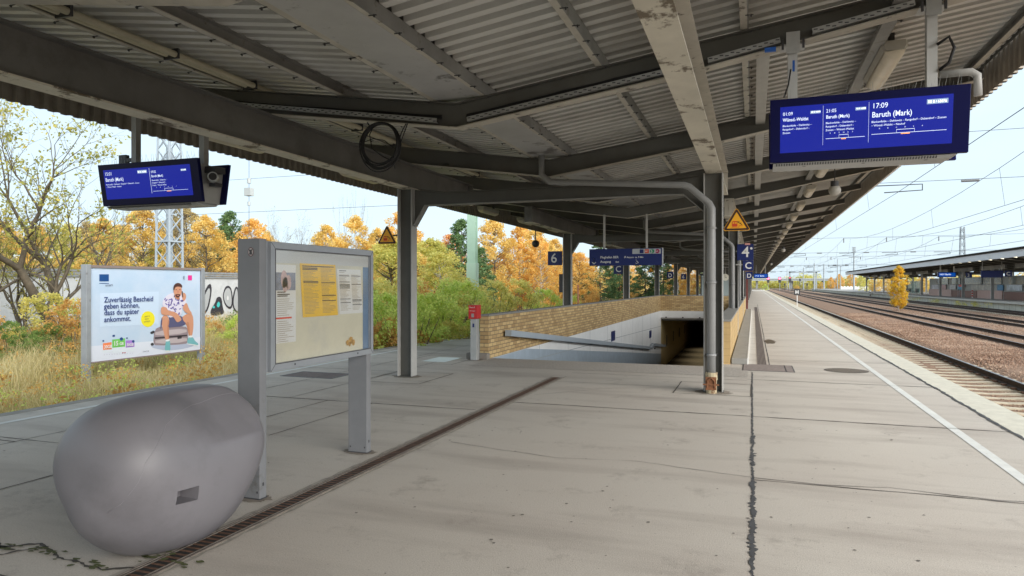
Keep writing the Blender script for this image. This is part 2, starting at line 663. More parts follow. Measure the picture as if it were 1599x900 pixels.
def ribbon(mb, pts, wd, jit=0.3, z=0.004, step=0.12, wander=0.0, mi=0):
    """ragged strip along a polyline on the platform"""
    P = []
    for a, b in zip(pts[:-1], pts[1:]):
        L = math.dist(a, b)
        n = max(1, int(L / step))
        for i in range(n):
            t = i / n
            P.append((a[0] + (b[0] - a[0]) * t, a[1] + (b[1] - a[1]) * t))
    P.append(pts[-1])
    prev = None
    wx = 0
    for i, q in enumerate(P):
        d = (P[min(i + 1, len(P) - 1)][0] - P[max(i - 1, 0)][0], P[min(i + 1, len(P) - 1)][1] - P[max(i - 1, 0)][1])
        L = math.hypot(*d) or 1
        n = (-d[1] / L, d[0] / L)
        wx = wx * 0.85 + rr.uniform(-1, 1) * wander
        a = wd / 2 * (1 + rr.uniform(-1, 1) * jit)
        b = wd / 2 * (1 + rr.uniform(-1, 1) * jit)
        cur = ((q[0] + n[0] * (wx + a), q[1] + n[1] * (wx + a), z), (q[0] + n[0] * (wx - b), q[1] + n[1] * (wx - b), z))
        if prev:
            mb.face([prev[0], prev[1], cur[1], cur[0]])
        prev = cur


jt = MB()
# long tar joint running away under the camera, ragged
ribbon(jt, [(0.0, 1.5), (-0.02, 13.3)], 0.02, 0.8, step=0.02, wander=0.0025)
for (a, b) in ((2.2, 2.6), (4.3, 4.9), (5.0, 5.5), (5.7, 5.9), (6.4, 6.9), (7.3, 7.7)):
    ribbon(jt, [(0.0, a), (-0.012, (a + b) / 2), (0.0, b)], 0.034, 1.0, z=0.0045, step=0.02)
ribbon(jt, [(0.3, 14.5), (0.3, 60)], 0.02, 0.4, wander=0.003)
ribbon(jt, [(2.645, 1.5), (2.645, 60)], 0.035, 0.7, z=0.0075, step=0.1, wander=0.006)
ribbon(jt, [(2.645, 60), (2.645, 200)], 0.03, 0.2, step=3)
# cross joints
thin = MB()
for Y, x0, x1, wd in ((8.8, -3.1, 2.63, 0.022), (12.25, -0.1, 2.63, 0.024), (12.1, -3.1, -0.1, 0.016), (10.95, -3.1, -1.15, 0.012),
                      (5.95, 0.0, 2.63, 0.012), (15.6, 0.3, 2.63, 0.02), (19.0, 0.3, 2.63, 0.02), (22.5, 0.3, 2.63, 0.02), (26, 0.3, 2.63, 0.02), (29.5, .3, 2.63, .02), (33, .3, 2.63, .02), (37, .3, 2.63, .02), (41, .3, 2.63, .02),
                      (8.1, -8.7, -3.35, 0.02), (5.0, -8.7, -5.6, 0.012), (11.2, -8.7, -6.2, 0.02), (14.4, -8.7, -5.8, 0.02), (17.7, -8.7, -5.8, 0.02), (21, -8.7, -5.8, 0.02), (4.9, -8.7, -7.1, .014),
                      (2.62, -8.7, -3.35, 0.016)):
    ribbon(thin, [(x0, Y), ((x0 + x1) / 2, Y + rr.uniform(-0.02, 0.02)), (x1, Y)], wd, 0.6, wander=0.003)
# a wandering crack across the slab
ribbon(thin, [(-2.9, 6.35), (-1.7, 6.1), (-1.0, 6.2), (0, 6.0)], 0.006, 0.9, wander=0.012)
ribbon(thin, [(0, 6.02), (0.5, 5.98), (1.0, 6.08), (1.7, 6.0), (2.6, 6.1)], 0.010, 0.9, wander=0.012)
ribbon(thin, [(-3.0, 9.5), (-2.2, 10.4), (-1.3, 10.8), (-0.1, 11.0)], 0.008, 0.8, wander=0.015)
for X, y0, y1 in ((-5.55, 2.62, 8.1), (-7.1, 2.62, 30), (-4.85, 6.0, 8.1), (-6.2, 8.1, 13.5)):
    ribbon(thin, [(X, y0), (X, y1)], 0.014, 0.6, wander=0.003)
# slabs round the column feet
for (x0, x1, y0, y1) in ((-1.12, -0.03, 10.35, 11.6), (-6.15, -5.08, 9.9, 11.25), (-6.9, -5.7, 12.5, 14.1)):
    for a, b in (((x0, y0), (x1, y0)), ((x1, y0), (x1, y1)), ((x1, y1), (x0, y1)), ((x0, y1), (x0, y0))):
        ribbon(thin, [a, b], 0.018, 0.4, z=0.0055)
# broken corner near the grit bin
for pts in ([(-4.9, 2.75), (-4.35, 2.85), (-4.15, 3.02), (-3.9, 2.92), (-3.45, 2.86), (-3.3, 2.95)], [(-4.5, 2.55), (-4.2, 2.8), (-4.05, 3.0)], [(-5.2, 3.1), (-4.6, 2.98), (-4.2, 2.9)],
            [(-2.9, 2.75), (-2.3, 2.66), (-1.8, 2.7), (-1.0, 2.66)]):
    ribbon(thin, pts, 0.02, 0.9, wander=0.012, step=0.03)
jt.v, jt.f, jt.m = jt.v, jt.f, jt.m
jt.build('tar_joint', M_tar, platform, fixn=False)
thin.build('expansion_joint', mat('joint_dirt', (0.07, 0.062, 0.055), 0.9), platform, fixn=False)

moss = MB()
for k in range(90):
    cx, cy = rr.choice([(-4.25, 2.92), (-4.0, 2.95), (-3.6, 2.88), (-4.5, 2.7), (-2.2, 2.68), (-3.36, 3.1), (-3.02, 3.1)])
    cx += rr.gauss(0, 0.09)
    cy += rr.gauss(0, 0.03)
    n = 7
    r0 = rr.uniform(0.008, 0.03)
    moss.face([(cx + r0 * rr.uniform(.6, 1.6) * math.cos(6.283 * i / n), cy + r0 * rr.uniform(.3, .8) * math.sin(6.283 * i / n), 0.007 + 0.0004 * (k % 9)) for i in range(n)])
moss.build('moss', mat('moss', (0.09, 0.10, 0.035), 0.95, var=0.5, vscale=60), platform, fixn=False)

# painted safety lines
ln = MB()
for (a, b) in ((2.04, 2.14),):
    y = 1.2
    while y < 225:
        y2 = min(y + 12, 225)
        ln.face([(a, y, 0.004), (b, y, 0.004), (b, y2, 0.004), (a, y2, 0.004)])
        y = y2
ln.face([(-8.23, -8, 0.004), (-8.13, -8, 0.004), (-8.13, 225, 0.004), (-8.23, 225, 0.004)])
ln.build('safety_line', mat('worn_line_paint', (0.66, 0.66, 0.63), 0.65, var=0.1, vscale=5, stain=(0.38, 0.36, 0.32), sscale=9, sthr=(0.6, 0.72)), platform, fixn=False)
ln = MB()
ln.box(-8.81, -8.62, -8, 225, -1.2, 0.004)
ln.build('edge_kerb', mat('left_edge_stone', (0.27, 0.25, 0.22), .85, var=.2, vscale=5), platform)
# chewing gum and dirt spots
sp = MB()
for k in range(150):
    x, y = rr.uniform(-3.0, 2.0), rr.uniform(2.4, 9)
    if rr.random() < 0.3:
        x, y = rr.uniform(-8, -3.4), rr.uniform(4, 12)
    r0 = rr.uniform(0.004, 0.012)
    sp.face([(x + r0 * rr.uniform(.8, 1.3) * math.cos(6.283 * i / 7), y + r0 * rr.uniform(.8, 1.3) * math.sin(6.283 * i / 7), 0.0045) for i in range(7)])
tag(sp.build('gum_spot', mat('old_gum', (0.15, 0.135, 0.12), 0.8), platform, fixn=False), kind='stuff')
# grime gathered round the feet of posts, columns and the bin
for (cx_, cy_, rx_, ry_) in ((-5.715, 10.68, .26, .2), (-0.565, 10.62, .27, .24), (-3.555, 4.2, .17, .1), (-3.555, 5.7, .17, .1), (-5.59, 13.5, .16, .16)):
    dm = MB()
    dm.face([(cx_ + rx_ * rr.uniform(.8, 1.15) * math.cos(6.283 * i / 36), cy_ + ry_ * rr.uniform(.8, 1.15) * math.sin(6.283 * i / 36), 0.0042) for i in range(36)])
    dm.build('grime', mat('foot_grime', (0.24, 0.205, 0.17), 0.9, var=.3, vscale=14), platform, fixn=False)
# puddle of damp dirt
dm = MB()
dm.face([(0.42 + 0.17 * rr.uniform(.7, 1.2) * math.cos(6.283 * i / 24) * (1 if math.cos(6.283 * i / 24) > 0 else .8), 20.6 + 0.8 * rr.uniform(.8, 1.1) * math.sin(6.283 * i / 24), 0.004) for i in range(24)])
dm.build('damp_stain', mat('damp_stain', (0.12, 0.09, 0.06), 0.5), platform, fixn=False)
# asphalt band in front of the ramp and worn patch on the left
ap = MB()
ap.face([(-5.3, 12.5, 0.004), (-0.1, 12.5, 0.004), (-0.1, 13.93, 0.004), (-5.3, 13.93, 0.004)])
ap.build('gravelly_strip', mat('rough_strip', (0.43, 0.39, 0.35), 0.95, var=0.25, vscale=25, bump=0.8, bscale=120), platform, fixn=False)

# ------------------------------------------------------------------ drains, grates, manhole
dr = thing('drain_channel', 'long rusty drain grate running past the grit bin and the notice board', 'drain', (-3.2, 2, 0))
d = MB()
d.box(-3.285, -3.115, 1.5, 11.4, -0.05, 0.004)
d.build('channel', mat('drain_dark', (0.02, 0.017, 0.015), 0.9), dr)
d = MB()
for x in (-3.295, -3.255, -3.125, -3.165 + 0.06):
    pass
d.box(-3.290, -3.276, 1.5, 11.4, -0.05, 0.008)
d.box(-3.124, -3.110, 1.5, 11.4, -0.05, 0.008)
d.box(-3.262, -3.252, 1.5, 11.4, 0.0, 0.0075)
d.box(-3.148, -3.138, 1.5, 11.4, 0.0, 0.0075)
d.build('frame', mat('drain_frame', (0.20, 0.17, 0.145), 0.8, var=0.35, vscale=14), dr)
d = MB()
y = 1.5
while y < 11.38:
    d.box(-3.25, -3.15, y, y + 0.017, 0.0, 0.0065)
    y += 0.052
d.build('grate', M_rust, dr)
d = MB()
ribbon(d, [(-3.315, 1.5), (-3.315, 11.6)], 0.03, 0.8, z=0.0035, step=0.08)
d.build('mortar_edge', mat('mortar_edge', (0.33, 0.30, 0.26), 0.9, var=0.3, vscale=12), dr, fixn=False)
d = MB()
ribbon(d, [(-3.09, 1.5), (-3.09, 11.6)], 0.025, 0.8, z=0.0035, step=0.08)
d.build('mortar_edge', mat('mortar_edge', (0.33, 0.30, 0.26), 0.9, var=0.3, vscale=12), dr, fixn=False)

dr = thing('drain_channel', 'narrow grey slotted drain grate running along the brick stairwell wall on the right', 'drain', (0.16, 14.6, 0))
d = MB()
d.box(0.07, 0.25, 14.65, 52, -0.05, 0.004)
d.build('channel', mat('drain_dark', (0.02, 0.017, 0.015), 0.9), dr)
d = MB()
for k in range(7):
    x = 0.075 + k * 0.0265
    d.box(x, x + 0.014, 14.65, 52, 0, 0.008)
d.build('grate', mat('grate_brown_grey', (0.25, 0.21, 0.195), 0.75, var=0.2, vscale=10), dr)

dr = thing('floor_grate', 'rectangular grey grate set crosswise at the end of the narrow drain', 'grate', (0.26, 14.0, 0))
d = MB()
d.box(-0.2, 0.72, 13.5, 14.6, -0.05, 0.005)
d.build('pan', M_dark, dr)
d = MB()
for k in range(26):
    y = 13.52 + k * 0.0415
    d.box(-0.18, 0.56, y, y + 0.024, 0, 0.009)
d.box(0.58, 0.70, 13.52, 14.58, 0, 0.009)
d.build('grate', mat('grate_brown_grey', (0.25, 0.21, 0.195), 0.75), dr)

mh = thing('manhole_cover', 'round cast iron manhole cover set in the platform beside the white line', 'manhole', (1.63, 14.1, 0))
d = MB()
d.disc((1.63, 14.1, 0.004), 0.38, 40)
d.build('cover', mat('cast_iron', (0.10, 0.085, 0.07), 0.7, var=0.4, vscale=20), mh, fixn=False)
d = MB()
for i in range(-7, 8):
    for j in range(-7, 8):
        if (i + j) % 2 == 0 and math.hypot(i, j) < 7.2:
            x, y = 1.63 + i * 0.046, 14.1 + j * 0.046
            d.box(x - .014, x + .014, y - .014, y + .014, 0.004, 0.010)
d.build('studs', mat('iron_stud', (0.2, 0.17, 0.14), 0.6), mh)

pl = MB()
pl.face([(-6.55, 12.85, 0.006), (-6.0, 12.85, 0.006), (-6.0, 13.75, 0.006), (-6.55, 13.75, 0.006)])
tag(pl.build('access_cover', mat('bare_aluminium', (0.62, 0.64, 0.66), 0.3, metal=0.4, var=.1, vscale=3), fixn=False), 'shiny pale metal access cover lying flush in the platform behind the left column', 'access cover')
pl = thing('access_cover', 'worn brown access cover in the platform seen beneath the notice board', 'access cover', (-7.4, 10.3, 0))
d = MB()
d.face([(-7.8, 10.0, 0.004), (-6.8, 10.0, 0.004), (-6.8, 10.6, 0.004), (-7.8, 10.6, 0.004)])
d.build('cover', mat('worn_cover', (0.14, 0.105, 0.095), 0.8, var=0.3, vscale=8), pl, fixn=False)
d = MB()
for a, b in (((-7.82, 9.98), (-6.78, 9.98)), ((-6.78, 9.98), (-6.78, 10.62)), ((-6.78, 10.62), (-7.82, 10.62)), ((-7.82, 10.62), (-7.82, 9.98))):
    d.bar((a[0], a[1], 0.004), (b[0], b[1], 0.004), 0.03, 0.006)
d.build('frame', M_dark, pl)

# ------------------------------------------------------------------ tracks
RT = -0.55


def rail_mb(x, y0, y1, mb=None):
    b = mb or MB()
    prof = [(-.075, RT - .16), (.075, RT - .16), (.075, RT - .15), (.012, RT - .12), (.012, RT - .045), (.036, RT - .03), (.036, RT - .002), (-.036, RT - .002), (-.036, RT - .03), (-.012, RT - .045), (-.012, RT - .12), (-.075, RT - .15)]
    b.prism([(x + a, z) for a, z in prof], 1, y0, y1, 0)
    b.box(x - .03, x + .03, y0, y1, RT - .002, RT, 1)
    return b


def track(xc, y0, y1, ys, label, sl_z=RT - 0.165):
    t = thing('railway_track', label, 'railway track', (xc, ys, RT), group='railway tracks beside the platform')
    for sx in (-1, 1):
        rail_mb(xc + sx * 0.75, y0, y1).build('rail', [M_rail, M_railtop], t)
    first = None
    n = 0
    y = ys
    while n < 100:
        if first is None:
            b = MB()
            b.sections([[(xc - 1.3, y - .13, sl_z - .2), (xc - 1.3, y + .13, sl_z - .2), (xc - 1.3, y + .1, sl_z), (xc - 1.3, y - .1, sl_z)],
                        [(xc - .5, y - .13, sl_z - .2), (xc - .5, y + .13, sl_z - .2), (xc - .5, y + .1, sl_z), (xc - .5, y - .1, sl_z)],
                        [(xc, y - .12, sl_z - .2), (xc, y + .12, sl_z - .2), (xc, y + .09, sl_z - .03), (xc, y - .09, sl_z - .03)],
                        [(xc + .5, y - .13, sl_z - .2), (xc + .5, y + .13, sl_z - .2), (xc + .5, y + .1, sl_z), (xc + .5, y - .1, sl_z)],
                        [(xc + 1.3, y - .13, sl_z - .2), (xc + 1.3, y + .13, sl_z - .2), (xc + 1.3, y + .1, sl_z), (xc + 1.3, y - .1, sl_z)]])
            first = b.build('sleeper', M_sleeper, t)
            base = y
        else:
            c = first.copy()
            C.objects.link(c)
            c.parent = t
            c.location = (0, y - base, 0)
        n += 1
        y += 0.63
    b = MB()
    while y < y1:
        b.box(xc - 1.3, xc + 1.3, y - .12, y + .12, sl_z - .2, sl_z)
        y += 0.63
    tag(b.build('sleeper', M_sleeper, t, fixn=False), kind='stuff')
    # rail fastenings near the camera
    b = MB()
    yy = ys
    while yy < ys + 30:
        for sx in (-1, 1):
            for o in (-.11, .11):
                b.box(xc + sx * .75 + o - .045, xc + sx * .75 + o + .045, yy - .06, yy + .06, sl_z, sl_z + .045)
        yy += 0.63
    tag(b.build('rail_clip', M_rust, t, fixn=False), kind='stuff')
    return t


track(4.785, -8, 420, 6.0, 'nearest track, pale concrete sleepers beside the right platform edge')
track(10.02, -8, 420, 19.0, 'second track from the platform, beyond the broad strip of brown ballast')
track(14.5, -8, 420, 28.0, 'third track from the platform, passing the small yellow birch')
track(19.75, -8, 420, 42.0, 'farthest track, running along the edge of the opposite platform')

bl = MB()
prof = [(3.08, -0.80), (3.6, -0.76), (5.9, -0.75), (6.3, -0.66), (8.4, -0.63), (8.8, -0.70), (11.2, -0.70), (11.8, -0.66), (12.9, -0.66), (13.3, -0.71), (15.8, -0.71), (16.5, -0.74), (18.6, -0.74), (21.2, -0.76), (22.4, -0.80)]
secs = []
ys_ = [-8] + [y for y in range(0, 60, 3)] + [80, 120, 200, 300, 420]
for y in ys_:
    secs.append([(x, y, z + (rr.uniform(-.02, .02) if 0 < y < 60 else 0)) for x, z in prof])
bl.sections(secs, cap=False, close=False)
tag(bl.build('ballast', M_ballast), kind='structure')

# loose stones lying on the ballast: nobody could count them
rng = np.random.default_rng(5)


def stones(name, n, xr, yr, zf, size, m):
    # perspective-independent: more stones close to the platform edge bay, random in area
    x = rng.uniform(*xr, n)
    u = rng.uniform(0, 1, n) ** 1.6
    y = yr[0] + (yr[1] - yr[0]) * u
    z = np.interp(x, [q[0] for q in prof], [q[1] for q in prof]) + zf
    s = rng.uniform(0.5, 1.2, n) * size
    base = np.array([[1, 0, 0], [0, 1, 0], [-1, 0, 0], [0, -1, 0], [0, 0, 1], [0, 0, -1]], float)
    V = base[None] * s[:, None, None] * rng.uniform(.6, 1.3, (n, 6, 1))
    ang = rng.uniform(0, 6.28, (n, 1))
    cx, sx = np.cos(ang), np.sin(ang)
    V = np.stack([V[..., 0] * cx - V[..., 1] * sx, V[..., 0] * sx + V[..., 1] * cx, V[..., 2] * .75 + V[..., 0] * .3], -1)
    V += np.stack([x, y, z], -1)[:, None]
    F = np.array([[0, 1, 4], [1, 2, 4], [2, 3, 4], [3, 0, 4], [1, 0, 5], [2, 1, 5], [3, 2, 5], [0, 3, 5]])
    FF = (np.arange(n)[:, None, None] * 6 + F[None]).reshape(-1, 3)
    return tag(fast_mesh(name, V.reshape(-1, 3), FF, m), kind='stuff')


M_stone2 = leaf_mat('loose_stone', (0.14, 0.075, 0.05), (0.31, 0.19, 0.125), (0.48, 0.35, 0.26), transl=0.0)
stones('ballast_stone', 30000, (6.1, 9.0), (8, 60), 0.0, 0.034, M_stone2)
stones('ballast_stone', 9000, (3.2, 6.1), (7, 40), -0.005, 0.026, M_stone2)
stones('ballast_stone', 16000, (9.0, 19), (20, 90), 0.0, 0.04, M_stone2)

# ================================================================== CANOPY
XV = -3.11          # valley
PITCH = 3.66
Y0R = 10.70


def zr(x):
    return 3.343 + 0.143 * abs(x - XV)


def canopy(ox, label, kmin, kmax, fine):
    y0 = Y0R + kmin * PITCH - 1.8
    y1 = Y0R + kmax * PITCH + 1.2
    cn = thing('platform_canopy', label, 'platform roof', (XV + ox, Y0R, 0))
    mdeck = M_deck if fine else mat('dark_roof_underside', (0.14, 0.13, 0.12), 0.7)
    # --- corrugated deck, two slopes
    dz = 0.42
    for (xa, xb) in ((-9.1, -3.42), (-2.78, 2.98)):
        b = MB()
        if fine:
            step = 0.2
            prf = [(0, 0), (0.09, 0), (0.098, 0.14), (0.192, 0.14)]
            yy = y0
            pts = []
            while yy < (y1 if yy < 60 else y1):
                for a, h in prf:
                    pts.append((yy + a, h))
                yy += step
        else:
            pts = [(y0, 0), (y1, 0)]
        n = len(pts)
        V = []
        for x in (xa, xb):
            V += [(x + ox, a, zr(x) + dz + h) for a, h in pts]
        b.v = V
        b.f = [(i, i + 1, n + i + 1, n + i) for i in range(n - 1)]
        b.m = [0] * (n - 1)
        b.build('deck_sheet', mdeck, cn, fixn=False)
        b = MB()   # upper skin
        b.sections([[(x + ox, yy, zr(x) + dz + .145) for x in (xa, xb)] + [(x + ox, yy, zr(x) + dz + .19) for x in (xb, xa)] for yy in (y0, y1)])
        b.build('roof_skin', mat('roof_felt', (0.2, 0.2, 0.2), .9), cn)
    # --- gutter pan
    b = MB()
    zg = zr(XV) + 0.28 + 0.06
    b.sections([[(-3.38 + ox, yy, zg + .14), (-3.36 + ox, yy, zg), (-2.84 + ox, yy, zg), (-2.82 + ox, yy, zg + .14), (-2.80 + ox, yy, zg + .14), (-2.82 + ox, yy, zg - .012), (-3.38 + ox, yy, zg - .012), (-3.40 + ox, yy, zg + .14)] for yy in (y0, y1)])
    b.build('gutter', M_gutter, cn)
    b = MB()
    b.box(-3.46 + ox, -2.74 + ox, y0, y1, zg + .23, zg + .26)  # added unseen lid over the open gutter, keeps bright sky out
    b.build('gutter_sky_blocker', mat('roof_felt', (0.2, 0.2, 0.2), .9), cn)
    # --- purlins
    pxs = [-8.9, -7.5, -6.1, -4.65, -3.43, -2.77, -1.47, -0.05, 1.37, 2.80]
    for x in pxs:
        zt = zr(x) + 0.28
        b = MB()
        b.box(x - .006 + ox, x + .006 + ox, y0, y1, zt + .004, zt + .136, 0)
        sgn = 1 if x > XV else -1
        lo, hi = sorted((x - .006 * sgn, x - .07 * sgn))
        b.box(lo + ox, hi + ox, y0, y1, zt + .002, zt + .012, 1)
        b.box(lo + ox, hi + ox, y0, y1, zt + .126, zt + .136, 0)
        b.build('purlin', [M_purlin, M_flange], cn)
    # hook bolts on the purlins
    if fine:
        b = MB()
        for x in pxs[2:9]:
            zt = zr(x) + 0.28
            y = 3.0
            sg = -1 if x > XV else 1
            while y < 18:
                b.bar((x - .05 * sg, y, zt - .006), (x + .02 * sg, y, zt - .004), .008, .007)
                b.bar((x - .03 * sg, y, zt - .022), (x - .03 * sg, y, zt + .0), .012, .012)
                y += 0.4
        tag(b.build('hook_bolt', M_dark, cn, fixn=False), kind='stuff')
    # --- rafters
    def rafter(y):
        b = MB()
        st = [(-8.98, .15), (-5.7, .28), (XV, .28), (-0.58, .28), (2.88, .15)]
        zs = [(x, zr(x) + .28 - h, zr(x) + .28) for x, h in st]
        S = []
        for x, a, c in zs:
            S.append([(x + ox, y - .006, a + .011), (x + ox, y + .006, a + .011), (x + ox, y + .006, c - .012), (x + ox, y - .006, c - .012)])
        b.sections(S, 0)
        S = []
        for x, a, c in zs:
            S.append([(x + ox, y - .075, a), (x + ox, y + .075, a), (x + ox, y + .075, a + .011), (x + ox, y - .075, a + .011)])
        b.sections(S, 1)
        S = []
        for x, a, c in zs:
            S.append([(x + ox, y - .075, c - .012), (x + ox, y + .075, c - .012), (x + ox, y + .075, c - .001), (x + ox, y - .075, c - .001)])
        b.sections(S, 0)
        return b
    ys = [Y0R + k * PITCH for k in range(kmin, kmax + 1)]
    r0 = rafter(ys[0]).build('rafter', [M_steel, M_flange], cn)
    for y in ys[1:]:
        c = r0.copy()
        C.objects.link(c)
        c.parent = cn
        c.location = (0, y - ys[0], 0)
    # --- longitudinal girders on the column heads
    def girder(x, a, c, mats):
        b = MB()
        b.box(x - .006 + ox, x + .006 + ox, a, c, 3.285, 3.695, 0)
        b.box(x - .115 + ox, x + .115 + ox, a, c, 3.27, 3.287, 1)
        b.box(x - .115 + ox, x + .115 + ox, a, c, 3.693, 3.704, 0)
        for yy in (a + .01, c - .02):
            b.box(x - .11 + ox, x + .11 + ox, yy, yy + .012, 3.288, 3.69, 0)
        b.build('girder', mats, cn)
    frames = [Y0R + 3 * j * PITCH for j in range(-2 if kmin < -2 else int(kmin / 3) + 1, kmax // 3 + 1)]
    for yc in frames:
        if yc < 12:
            if yc < 1:
                continue
            a, c = y0 + .3, 13.4
        else:
            a, c = yc - 4.2, yc + 4.2
        girder(-5.7, a, min(c, y1), [M_girder, M_flake])
        girder(-0.56, a, min(c, y1), [M_flange if fine else M_girder, M_flake])  # right web: light from outside put into its paler colour
    # --- portal frames: two columns, a beam between them with haunches
    def column(x, y):
        b = MB()
        b.box(x - .125 + ox, x + .125 + ox, y - .005, y + .005, 0, 3.268, 0)
        b.box(x - .138 + ox, x - .124 + ox, y - .1, y + .1, 0, 3.268, 1)
        b.box(x + .124 + ox, x + .138 + ox, y - .1, y + .1, 0, 3.268, 1)
        b.box(x - .15 + ox, x + .15 + ox, y - .12, y + .12, 0.001, .012, 0)
        return b
    def beam(y):
        b = MB()
        xl, xr = -5.56, -0.70
        poly = [(xl + ox, 3.255), (xl + ox, 2.62), (xl + .22 + ox, 2.97), (xr - .30 + ox, 2.97), (xr + ox, 2.70), (xr + ox, 3.255), (xr - .6 + ox, 3.17), (xl + .6 + ox, 3.17)]
        b.prism([poly[0], poly[1], poly[2], (xl + .6 + ox, 2.97), poly[7]], 1, y - .005, y + .005, 0)
        b.box(xl + .6 + ox, xr - .6 + ox, y - .005, y + .005, 2.97, 3.17, 0)
        b.prism([(xr - .6 + ox, 2.97), poly[3], poly[4], poly[5], poly[6]], 1, y - .005, y + .005, 0)
        for q in ((poly[1], poly[2]), (poly[2], poly[3]), (poly[3], poly[4])):
            b.bar((q[0][0], y, q[0][1]), (q[1][0], y, q[1][1]), .16, .014, 1, up=(0, 1, 0) if False else (0, 0, 1))
        b.bar((poly[7][0] - .5, y, 3.25), (poly[7][0], y, 3.178), .16, .014, 0)
        b.bar((poly[7][0], y, 3.178), (poly[6][0], y, 3.178), .16, .014, 0)
        b.bar((poly[6][0], y, 3.178), (poly[6][0] + .5, y, 3.25), .16, .014, 0)
        return b
    protos = None
    for yc in frames:
        if protos is None:
            protos = (column(-5.715, yc).build('column', [M_steel if fine else M_post, M_post], cn), column(-0.565, yc).build('column', [M_steel if fine else M_post, M_post], cn),
                      beam(yc).build('portal_beam', [M_steel, M_purlin], cn))
            yb = yc
        else:
            for o in protos:
                c = o.copy()
                C.objects.link(c)
                c.parent = cn
                c.location = (0, yc - yb, 0)
    # --- corrugated fascias hanging from the eaves
    for x, zb, zt in ((-9.12, 3.98, 4.62), (3.0, 4.2, 4.66)):
        b = MB()
        pts = []
        yy = y0
        while yy < y1:
            for a, h in ((0, 0), (.08, 0), (.1, .06), (.165, .06)):
                pts.append((yy + a, h))
            yy += .185
        n = len(pts)
        b.v = [(x + ox + h, a, zb) for a, h in pts] + [(x + ox + h, a, zt) for a, h in pts]
        b.f = [(i, i + 1, n + i + 1, n + i) for i in range(n - 1)]
        b.m = [0] * (n - 1)
        b.build('fascia', mat('fascia_sheet', (0.30, 0.265, 0.22), 0.6, var=.2, vscale=4) if fine else mat('pale_fascia', (0.72, 0.74, 0.76), 0.5), cn, fixn=False)
        b = MB()
        b.box(x - .02 + ox, x - .005 + ox, y0, y1, zt - .06, zt - .001)
        b.box(x - .09 + ox, x - .02 + ox, y0, y1, zt - .012, zt - .001)
        b.build('eaves_angle', M_steel, cn)
    return cn, y0, y1, frames


cn, cy0, cy1, frames = canopy(0, 'long steel platform roof with corrugated underside above the near platform', -6, 51, True)
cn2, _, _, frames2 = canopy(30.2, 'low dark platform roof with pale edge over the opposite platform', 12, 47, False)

# extras belonging to the near canopy
b = MB()
b.box(0.03, 0.16, 7.3, 195, 3.955, 4.01)
b.build('cable_duct', mat('duct_zinc', (0.42, 0.42, 0.40), 0.5, var=.1, vscale=3), cn)
b = MB()
b.box(1.18, 1.30, 5.0, 195, 4.13, 4.19)
b.build('cable_duct', M_purlin, cn)
for dx in (0, .12):
    b = MB()
    z = zr(-6.1) + .28
    b.tube([(-5.96 + dx, -5, z + .035 - dx * .14), (-5.96 + dx, 60, z + .035 - dx * .14)], .034, 10)
    b.smooth = True
    b.build('cream_pipe', M_cream, cn, smooth=True)
b = MB()
for k in range(14):
    b.box(-6.0, -5.8, -1.6 + k * 1.22, -1.575 + k * 1.22, zr(-6.1) + .255, zr(-6.1) + .36)
tag(b.build('pipe_clip', M_dark, cn, fixn=False), kind='stuff')

# cable tray along the first rafter
tr = MB()
YR = Y0R - PITCH
for xa, xb in ((-6.6, -3.35), (-2.98, -0.72), (-0.42, 0.24), (0.52, 1.36), (1.62, 2.4)):
    n = max(1, int((xb - xa) / .5))
    za, zb = zr(xa) + .035, zr(xb) + .035
    if xa < XV < xb:
        continue
    off = lambda x: 0 if -5.7 < x < -.58 else .0375 * max(-5.7 - x, x + .58)
    za, zb = za + off(xa), zb + off(xb)
    tr.bar((xa, YR - .055, za + .008), (xb, YR - .055, zb + .008), .045, .006, 0)
    tr.bar((xa, YR - .078, za + .03), (xb, YR - .078, zb + .03), .003, .05, 0)
    L = xb - xa
    m_ = int(L / .05)
    for i in range(m_):
        x = xa + L * (i + .5) / m_
        z = za + (zb - za) * (i + .5) / m_ + .035 - (.014 if i % 2 else -.004)
        tr.box(x - .017, x + .017, YR - .0825, YR - .0802, z - .006, z + .004, 1)
tr.build('cable_tray', [M_galv, M_dark], cn)
b = MB()
for xa, xb in ((-6.4, -3.3), (-3.0, -.8)):
    for q in range(3):
        zz = lambda x: zr(x) + .1 + q * .012 + (0 if -5.7 < x < -.58 else .0375 * max(-5.7 - x, x + .58))
        pts = [(xa + (xb - xa) * i / 12, YR - .05 + q * .006, zz(xa + (xb - xa) * i / 12) + .004 * math.sin(i * 2 + q)) for i in range(13)]
        b.tube(pts, .008, 5)
b.build('cable', M_black, cn)

# downpipes: first frames in detail, then copies
def downpipe(y, fine=True):
    yf = y - .19
    b = MB()
    b.tube([(-3.2, yf, 3.68), (-3.2, yf, 3.36), (-3.05, yf, 3.24), (-0.98, yf, 3.09), (-0.90, yf, 3.06), (-0.62, yf, 2.80), (-0.585, yf, 2.72), (-0.585, yf, 0.28)], [.05] * 5 + [.056, .062, .062], 14)
    for z in (2.42, 1.62, 0.55):
        b.tube([(-0.585, yf, z), (-0.585, yf, z + .03)], .071, 14)
    return b


